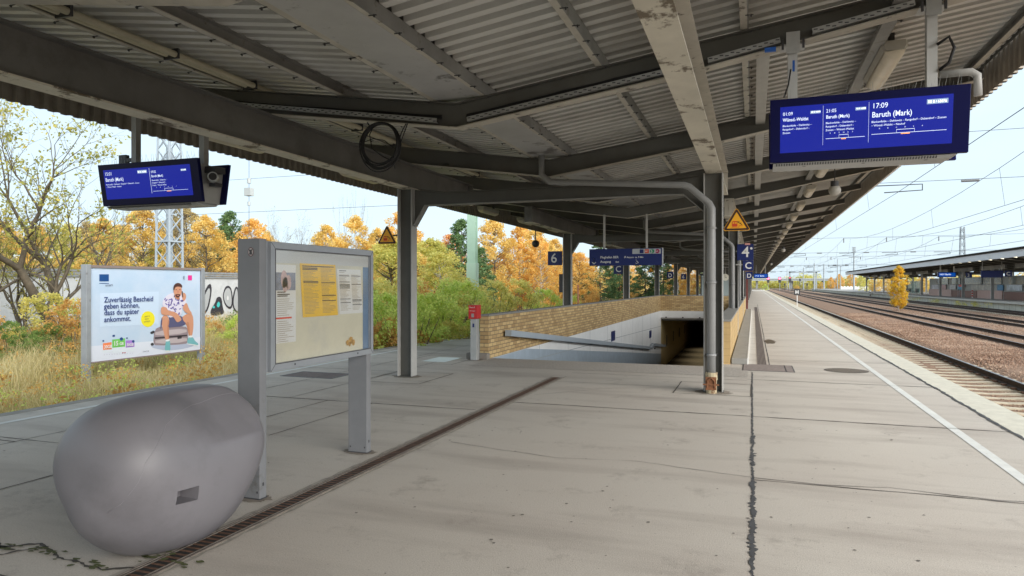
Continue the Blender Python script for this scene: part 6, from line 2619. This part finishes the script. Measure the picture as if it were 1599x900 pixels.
TREES = [
    ('locust', -24.6, 18.9, 11.2, -1.1, 1, 'big half bare tree with forked grey trunk behind the left end of the poster board'),
    ('locust', -25.4, 16.5, 11.3, -1.1, 1, 'half bare tree at the far left edge of the view'),
    ('locust', -27.1, 19.1, 5.3, -0.75, 2, 'small leaning half bare tree at the left, in front of the white wall'),
    ('baretree', -38.0, 31.1, 10.0, -0.75, 3, 'leafless twiggy tree behind the big forked tree'),
    ('birch_y', -51.2, 37.1, 6.9, -0.75, 0, 'yellow tree behind the wall at the far left, right of the left edge'),
    ('birch_y', -51.6, 34.8, 7.0, -0.75, 0, 'yellow tree at the extreme left behind the wall'),
    ('birch_g', -56.9, 39.3, 6.2, -0.75, 3, 'greenish autumn tree behind the wall at the far left'),
    ('birch_g', -54.5, 42.3, 7.5, -0.75, 2, 'olive green tree behind the big forked trunk'),
    ('birch_y', -44.8, 37.2, 7.3, -0.75, 1, 'yellow tree behind the wall just left of the hanging blue screen'),
    ('birch_y', -38.7, 35.1, 7.8, -0.75, 1, 'bright yellow birch directly below the left blue screen'),
    ('baretree', -43.1, 37.8, 9.1, -0.75, 3, 'bare grey tree rising behind the left blue screen'),
    ('birch_y', -52.5, 45.1, 7.6, -0.75, 3, 'dull yellow tree between the forked tree and the lattice mast'),
    ('birch_b', -41.7, 42.5, 8.6, -0.75, 3, 'brownish tree right behind the lattice mast'),
    ('birch_y', -37.7, 39.7, 7.5, -0.75, 1, 'narrow yellow tree between the lattice mast and the dark pine'),
    ('baretree', -36.0, 36.1, 10.2, -0.75, 1, 'bare tree seen right above the lattice mast'),
    ('pine', -41.7, 46.8, 8.7, -0.75, 1, 'dark green pine behind the wall left of the notice board'),
    ('birch_o', -38.8, 45.7, 7.8, -0.75, 3, 'orange tree showing just above the left end of the notice board'),
    ('baretree', -34.3, 43.0, 8.5, -0.75, 0, 'bluish bare tree above the notice board, the left one'),
    ('baretree', -33.6, 45.4, 8.4, -0.75, 0, 'bluish bare tree above the middle of the notice board'),
    ('poplar', -28.9, 45.0, 10.1, -0.75, 1, 'slender bare poplar standing taller than its neighbours above the notice board'),
    ('birch_y', -27.0, 39.3, 6.4, -0.75, 0, 'yellow tree above the right half of the notice board'),
    ('birch_y', -26.3, 41.6, 7.1, -0.75, 2, 'yellow tree at the foot of the slender poplar'),
    ('birch_g', -22.5, 38.7, 4.9, -1.1, 0, 'yellow green tree just left of the nearest left column'),
    ('birch_o', -24.0, 44.5, 8.2, -1.1, 2, 'tall orange tree behind the left warning triangle'),
    ('pine_b', -30.9, 65.5, 5.9, -0.75, 3, 'bluish conifer between the left column and the pale green mast'),
    ('birch_o', -25.5, 50.4, 5.7, -1.1, 3, 'orange tree right of the nearest left column'),
    ('birch_p', -27.4, 60.3, 7.2, -0.75, 3, 'pinkish orange tree left of the big pine'),
    ('pine', -17.6, 40.4, 7.0, -1.1, 3, 'tall green pine left of the pale green mast'),
    ('pine', -18.7, 46.4, 5.5, -1.1, 3, 'green pine directly right of the pale green mast'),
    ('birch_y', -20.0, 52.3, 8.3, -1.1, 1, 'tall yellow tree right of the pale green mast'),
    ('birch_o', -18.7, 54.9, 7.8, -1.1, 2, 'orange tree over the brick wall, left of the 6 sign'),
    ('birch_o', -16.3, 53.6, 6.7, -1.1, 0, 'orange birch just left of the 6 sign'),
    ('birch_y', -16.9, 59.8, 6.9, -1.1, 0, 'yellow birch behind the 6 sign'),
    ('birch_o', -14.4, 58.5, 5.7, -1.1, 1, 'orange tree right of the second left column'),
    ('birch_o', -19.1, 72.8, 6.9, -1.1, 3, 'orange tree behind the second left column'),
    ('birch_y', -21.7, 68.7, 9.0, -1.1, 1, 'yellow tree farther back, left of the 6 sign'),
    ('pine', -13.9, 65.1, 7.2, -1.1, 2, 'wide green pine below the blue direction sign, left one'),
    ('pine', -12.9, 69.7, 6.2, -1.1, 3, 'green pine behind the third left column'),
    ('pine', -10.7, 72.6, 6.7, -1.1, 2, 'broad green pine below the right end of the direction sign'),
    ('pine', -10.7, 87.4, 6.8, -1.1, 3, 'smaller green pine right of the fourth left column'),
    ('birch_o', -19.6, 109.7, 9.4, -1.1, 3, 'orange treetop above the pines below the direction sign'),
    ('birch_o', -10.8, 102.2, 7.1, -1.1, 2, 'orange tree framed between the fourth and fifth left columns'),
    ('birch_o', -11.7, 133.7, 7.9, -1.1, 3, 'distant orange tree in the opening left of the small D sign'),
    ('pine', -10.4, 155.4, 7.3, -1.1, 1, 'distant green tree behind the small D and 6 signs'),
    ('birch_y', -9.3, 177.0, 7.5, -1.1, 2, 'distant yellow tree just left of the nearest right column'),
    ('shrub_g', -10.2, 18.1, 2.4, -1.1, 0, 'light green feathery shrub left of the nearest left column'),
    ('shrub_g', -9.4, 18.9, 2.4, -1.1, 2, 'light green feathery shrub right of the nearest left column'),
    ('shrub_g', -10.1, 21.9, 2.7, -1.1, 1, 'green feathery shrub between the left column and the pale mast'),
    ('shrub_y', -10.0, 23.0, 2.3, -1.1, 2, 'yellowish shrub left of the pale green mast foot'),
    ('shrub_y', -11.4, 21.4, 2.9, -1.1, 0, 'yellow green shrub behind the nearest left column'),
    ('shrub_y', -11.5, 19.3, 2.8, -1.1, 1, 'yellow green shrub just right of the notice board'),
    ('shrub_o', -9.9, 16.4, 1.6, -1.1, 2, 'low orange brown shrub right beside the notice board'),
    ('shrub_o', -8.8, 17.2, 1.4, -1.1, 2, 'low orange brown shrub at the platform edge behind the nearest left column'),
    ('shrub_o', -10.3, 23.9, 1.7, -1.1, 0, 'small bright orange shrub left of the red emergency box'),
    ('shrub_o', -9.0, 19.1, 1.2, -1.1, 0, 'low rusty shrub at the platform edge under the green shrubs'),
    ('shrub_y', -11.7, 30.9, 2.9, -1.1, 3, 'yellow shrub behind the near end of the brick wall'),
    ('shrub_y', -12.2, 36.0, 3.0, -1.1, 3, 'yellow shrub over the brick wall left of the 6 sign'),
    ('shrub_g', -11.5, 38.4, 2.4, -1.1, 0, 'light green shrub just left of the second left column'),
    ('shrub_g', -11.1, 42.7, 2.0, -1.1, 2, 'light green shrub right of the second left column'),
    ('shrub_o', -11.6, 51.1, 2.2, -1.1, 0, 'low orange shrub over the brick wall below the direction sign'),
    ('shrub_o', -10.2, 60.0, 2.0, -1.1, 3, 'low rusty shrub over the brick wall below the pines'),
    ('shrub_o', -13.4, 20.7, 2.1, -1.1, 1, 'green shrub hidden mostly by the notice board'),
    ('shrub_o', -24.8, 15.7, 2.2, -1.1, 0, 'orange shrub at the far left in front of the white wall'),
    ('shrub_y', -23.2, 17.2, 2.4, -1.1, 2, 'golden shrub at the foot of the big forked tree'),
    ('shrub_o', -21.5, 16.8, 2.2, -1.1, 3, 'rusty shrub behind the left post of the poster board'),
    ('shrub_d', -21.5, 14.7, 1.6, -1.1, 3, 'dark green bramble at the far left edge'),
    ('shrub_d', -21.4, 15.8, 1.4, -1.1, 0, 'dark green bramble left of the poster board'),
    ('shrub_o', -21.5, 23.2, 1.1, -1.1, 0, 'rusty shrub between the poster board and the notice board'),
    ('shrub_g', -19.0, 21.9, 1.5, -1.1, 0, 'bright green shrub just left of the notice board'),
    ('shrub_y', -20.2, 21.5, 1.0, -1.1, 3, 'yellowish shrub at the right post of the poster board'),
    ('shrub_o', -21.8, 13.5, 1.9, -1.1, 2, 'orange shrub cut by the left edge'),
    ('shrub_y', -15.5, 22.1, 2.6, -1.1, 2, 'yellow shrub mostly behind the notice board'),
    ('shrub_g', -8.8, 16.5, 2.3, -1.1, 1, 'bright green shrub at the platform edge just right of the nearest left column'),
    ('shrub_g', -9.4, 20.0, 2.2, -1.1, 0, 'lush light green shrub halfway between the nearest left column and the red box'),
    ('shrub_g', -10.6, 16.9, 2.4, -1.1, 2, 'bright green shrub half hidden behind the right edge of the notice board'),
    ('shrub_g', -10.9, 24.8, 2.8, -1.1, 0, 'pale green shrub in front of the pale green mast'),
    ('shrub_y', -11.8, 28.7, 2.6, -1.1, 0, 'yellow green shrub right behind the red emergency box'),
    ('birch_g', -12.9, 27.3, 4.1, -1.1, 0, 'slender light green tree left of the pale green mast'),
    ('birch_g', -38.8, 36.1, 5.0, -0.75, 0, 'low greenish tree behind the wall left of the lattice mast'),
    ('birch_y', -45.2, 49.8, 7.9, -0.75, 1, 'pale yellow tree behind the dark pine on the left'),
    ('birch_b', -48.5, 46.5, 8.5, -0.75, 3, 'brown tree behind the lattice mast, left side'),
    ('birch_y', -40.3, 49.4, 7.0, -0.75, 2, 'yellow treetop just above the left end of the notice board top'),
    ('birch_b', -57.0, 45.7, 8.1, -0.75, 2, 'brown tree farther back right of the big forked tree'),
    ('birch_y', -30.0, 50.9, 7.2, -0.75, 1, 'yellow treetop left of the left warning triangle'),
    ('shrub_o', -9.2, 16.1, 1.8, -1.1, 0, 'orange shrub at the platform edge left of the nearest left column'),
    ('shrub_y', -8.6, 18.7, 1.6, -1.1, 2, 'low yellow shrub at the platform edge between the left column and red box'),
    ('shrub_y', -10.7, 19.6, 2.5, -1.1, 2, 'yellow shrub right behind the nearest left column'),
    ('shrub_o', -12.2, 24.3, 2.8, -1.1, 2, 'tall rusty shrub behind the green ones right of the left column'),
    ('birch_y', -15.6, 30.5, 4.3, -1.1, 1, 'slender yellow tree just right of the nearest left column'),
    ('birch_g', -16.6, 29.1, 5.0, -1.1, 3, 'airy yellow green young tree left of the nearest left column'),
    ('birch_g', -16.1, 32.5, 5.2, -1.1, 3, 'airy yellow green young tree right of the nearest left column'),
    ('birch_y', -18.5, 33.8, 6.0, -1.1, 3, 'airy yellow tree behind the nearest left column'),
    ('birch_y', -19.2, 39.9, 5.5, -1.1, 3, 'yellow orange tree between the left column and the big pine'),
    ('birch_y', 28.6, 190.3, 5.7, -0.8, 0, 'distant yellow tree under the far end of the opposite roof'),
    ('birch_y', 36.7, 225.0, 5.6, -0.8, 2, 'distant yellow tree behind the thin columns of the opposite roof'),
    ('birch_g', 45.9, 238.8, 5.7, -0.8, 3, 'distant green tree right of the small yellow birch'),
    ('birch_y', 44.0, 217.0, 5.1, -0.8, 1, 'distant yellow tree left of the kiosk'),
    ('birch_o', 32.0, 329.4, 5.8, -0.8, 2, 'distant orange tree left of the tall light mast'),
    ('birch_o', 35.7, 330.6, 7.2, -0.8, 3, 'distant rust coloured tree beside the double lamp'),
    ('birch_o', 37.8, 310.2, 7.9, -0.8, 2, 'distant orange tree at the end of the opposite roof'),
    ('birch_g', 38.5, 289.2, 6.0, -0.8, 2, 'distant green tree touching the end of the opposite roof'),
    ('birch_y', 29.9, 349.8, 3.6, -0.8, 2, 'tiny distant yellow tree beside the bridge end'),
    ('shrub_y', 27.4, 200.5, 2.9, -0.8, 0, 'distant yellow shrub below the end of the opposite roof'),
    ('birch_g', 50.6, 176.9, 3.7, -0.8, 3, 'green tree seen through the opposite platform right of the C sign'),
    ('birch_g', 24.7, 358.6, 3.0, -0.8, 2, 'small distant green tree under the bridge'),
    ('birch_y', 20.4, 367.7, 2.1, -0.8, 0, 'small distant yellow tree under the bridge'),
    ('shrub_g', 4.8, 319.8, 2.7, -0.8, 3, 'small distant green tree left under the bridge'),
]


for kind, x, y, h, gz_, sd_, lab in TREES:
    L = protos(kind)
    root, hh = L[sd_ % len(L)]
    s = h / hh
    rz = (sd_ * 1.7 + x * .37) % 6.28
    sc = (s, s, s)
    if kind.startswith('birch'):
        w_ = max(s, .8) * (1.0 + .12 * (sd_ - 1.5) / 2)
        sc = (w_, w_, s)
    if kind == 'poplar':
        sc = (s * .45, s * .45, s)
    grp = {'birch': 'autumn trees beyond the platforms', 'pine': 'pines beyond the left platform edge', 'shrub': 'shrubs along the left platform edge and wall', 'locust': 'half bare trees at the left', 'baret': 'bare trees at the left', 'popla': 'bare trees at the left'}
    g_ = next(v for k, v in grp.items() if kind.startswith(k))
    if root.get('used') is None:
        root['used'] = 1
        root.location = (x, y, gz_)
        root.rotation_euler.z = rz
        root.scale = sc
        root['label'] = lab
        root['group'] = g_
        o = root
    else:
        o = copy_tree(root, (x, y, gz_), lab, g_, rz, sc)
    if 'shrub' in kind:
        o['category'] = 'shrub'
for L in PROT.values():
    for root, _h in L:
        if root.get('used') is None:
            for k in kids(root):
                bpy.data.objects.remove(k)
            bpy.data.objects.remove(root)
        else:
            del root['used']

# the small birch growing between the tracks
t = make_tree('birch_tree', 'birch', 4.0, .80, .3, 170, .26, 60, .048, leaf_mat('leaf_bright_yellow', (.50, .40, .05), (.86, .56, .05), (.92, .72, .14), .5), M_birchbark, 78, tr_r=.05)
t.location = (12.1, 68.5, -.7)
t['label'] = 'small bright yellow birch growing alone between the tracks'

# woodland behind everything on the left, far wood on the right: one mass each
rg = np.random.default_rng(9)


def wood(name, label, line, n, h, lm, size, nl, rad, sd=3.0):
    cs, rs = [], []
    for k in range(n):
        f = rg.uniform(0, len(line) - 1.001)
        i = int(f)
        q = f - i
        x = line[i][0] * (1 - q) + line[i + 1][0] * q + rg.normal(0, sd)
        y = line[i][1] * (1 - q) + line[i + 1][1] * q + rg.normal(0, 3)
        top = h * (.72 + .2 * math.sin(f * 9) + .12 * math.sin(f * 31 + 1))
        z = -1 + top * rg.uniform(0, 1) ** .8
        cs.append((x, y, z))
        rs.append(rad * rg.uniform(.6, 1.2))
    V, F = leaves(cs, rs, nl, size, rg, .8)
    tag(fast_mesh(name, V, F, lm), kind='stuff')


wood('far_wood', '', [(-75, 18), (-66, 50), (-52, 75), (-38, 110), (-32, 200)], 1300, 7.6, LM['b'], .14, 75, 1.4)
wood('far_wood', '', [(-66, 22), (-60, 52), (-46, 78), (-34, 115), (-26, 200)], 600, 8.0, LM['g'], .13, 60, 1.2)
wood('far_wood', '', [(-34, 70), (-27, 110), (-24, 150), (-16, 240)], 420, 7.0, LM['o'], .15, 60, 1.4)
wood('far_wood', '', [(-60, 520), (0, 540), (60, 520), (130, 470)], 500, 9, LM['g'], .6, 40, 4)
wood('far_wood', '', [(56, 330), (62, 250), (56, 180), (60, 120), (62, 60)], 420, 5.5, LM['y'], .25, 60, 1.8)
wood('undergrowth', '', [(-10.2, 14), (-10.6, 22), (-10.4, 32), (-10.6, 60), (-10.4, 120)], 300, 1.2, LM['ob'], .045, 80, .38, .45)
wood('undergrowth', '', [(-26, 10), (-27, 18), (-25, 30), (-18, 36), (-14, 44)], 300, 1.15, LM['ob'], .05, 80, .4, 1.6)
wood('undergrowth', '', [(-27, 12), (-25, 24), (-20, 30), (-14, 30), (-12, 24)], 220, 1.2, LM['dg'], .05, 80, .4, 1.6)

# tall dry grass
def grass(name, n, xr, yr, hr_, lm, wid):
    x = rg.uniform(*xr, n)
    y = rg.uniform(*yr, n)
    tuft = rg.uniform(0, 1, n)
    z = np.interp(x, gx, gz)
    pt = .5 + .5 * np.sin(x * 1.3 + 1.7 * np.sin(y * .9)) * np.sin(y * 1.1 + x * .6)
    h = rg.uniform(*hr_, n) * (.55 + .6 * pt)
    ed = np.clip((-9.0 - x) / 1.6, .15, 1) * np.where(x > -16.6, .55, 1.0)
    h *= ed
    a = rg.uniform(0, 6.283, n)
    bend = rg.normal(0, .28, (n, 2)) * h[:, None]
    w2 = wid * rg.uniform(.6, 1.4, n)
    dx, dy = np.cos(a) * w2, np.sin(a) * w2
    p0 = np.stack([x - dx, y - dy, z], 1)
    p1 = np.stack([x + dx, y + dy, z], 1)
    p2 = np.stack([x + bend[:, 0] * .35 + dx * .8, y + bend[:, 1] * .35 + dy * .8, z + h * .6], 1)
    p3 = np.stack([x + bend[:, 0] * .35 - dx * .8, y + bend[:, 1] * .35 - dy * .8, z + h * .6], 1)
    p4 = np.stack([x + bend[:, 0], y + bend[:, 1], z + h], 1)
    V = np.stack([p0, p1, p2, p3, p3, p2, p4, p4 + 1e-4], 1).reshape(-1, 3)
    F = np.arange(n * 8).reshape(-1, 4)
    tag(fast_mesh(name, V, F, lm), kind='stuff')


M_grass = leaf_mat('dry_grass', (.34, .28, .11), (.62, .52, .25), (.82, .72, .44), .4)
M_grass2 = leaf_mat('green_grass', (.18, .22, .06), (.36, .38, .10), (.55, .48, .16), .4)
grass('dry_grass', 120000, (-28, -9.05), (5, 32), (.35, 1.15), M_grass, .007)
wood('weed', '', [(-11, 8), (-14, 12), (-20, 12), (-18, 20), (-12, 18), (-12, 26)], 170, .8, LM['ob'], .035, 45, .28, 1.6)
wood('weed', '', [(-10, 8), (-14, 14), (-20, 16), (-18, 24), (-11, 20), (-10.5, 26)], 150, .7, LM['lg'], .035, 45, .28, 1.2)
grass('dry_grass', 30000, (-20, -9.05), (32, 120), (.3, .8), M_grass, .02)
grass('green_grass', 45000, (-24, -8.95), (5, 45), (.15, .5), M_grass2, .008)
# weeds on the track bed by the opposite platform
cs = [(21.5 + rg.normal(0, .5), y + rg.normal(0, .5), -.6 + rg.uniform(0, .3)) for y in (80, 84, 85, 97, 99, 110, 88) for _ in range(5)]
V, F = leaves(cs, [.35] * len(cs), 40, .05, rg)
tag(fast_mesh('track_weeds', V, F, LM['g']), kind='stuff')
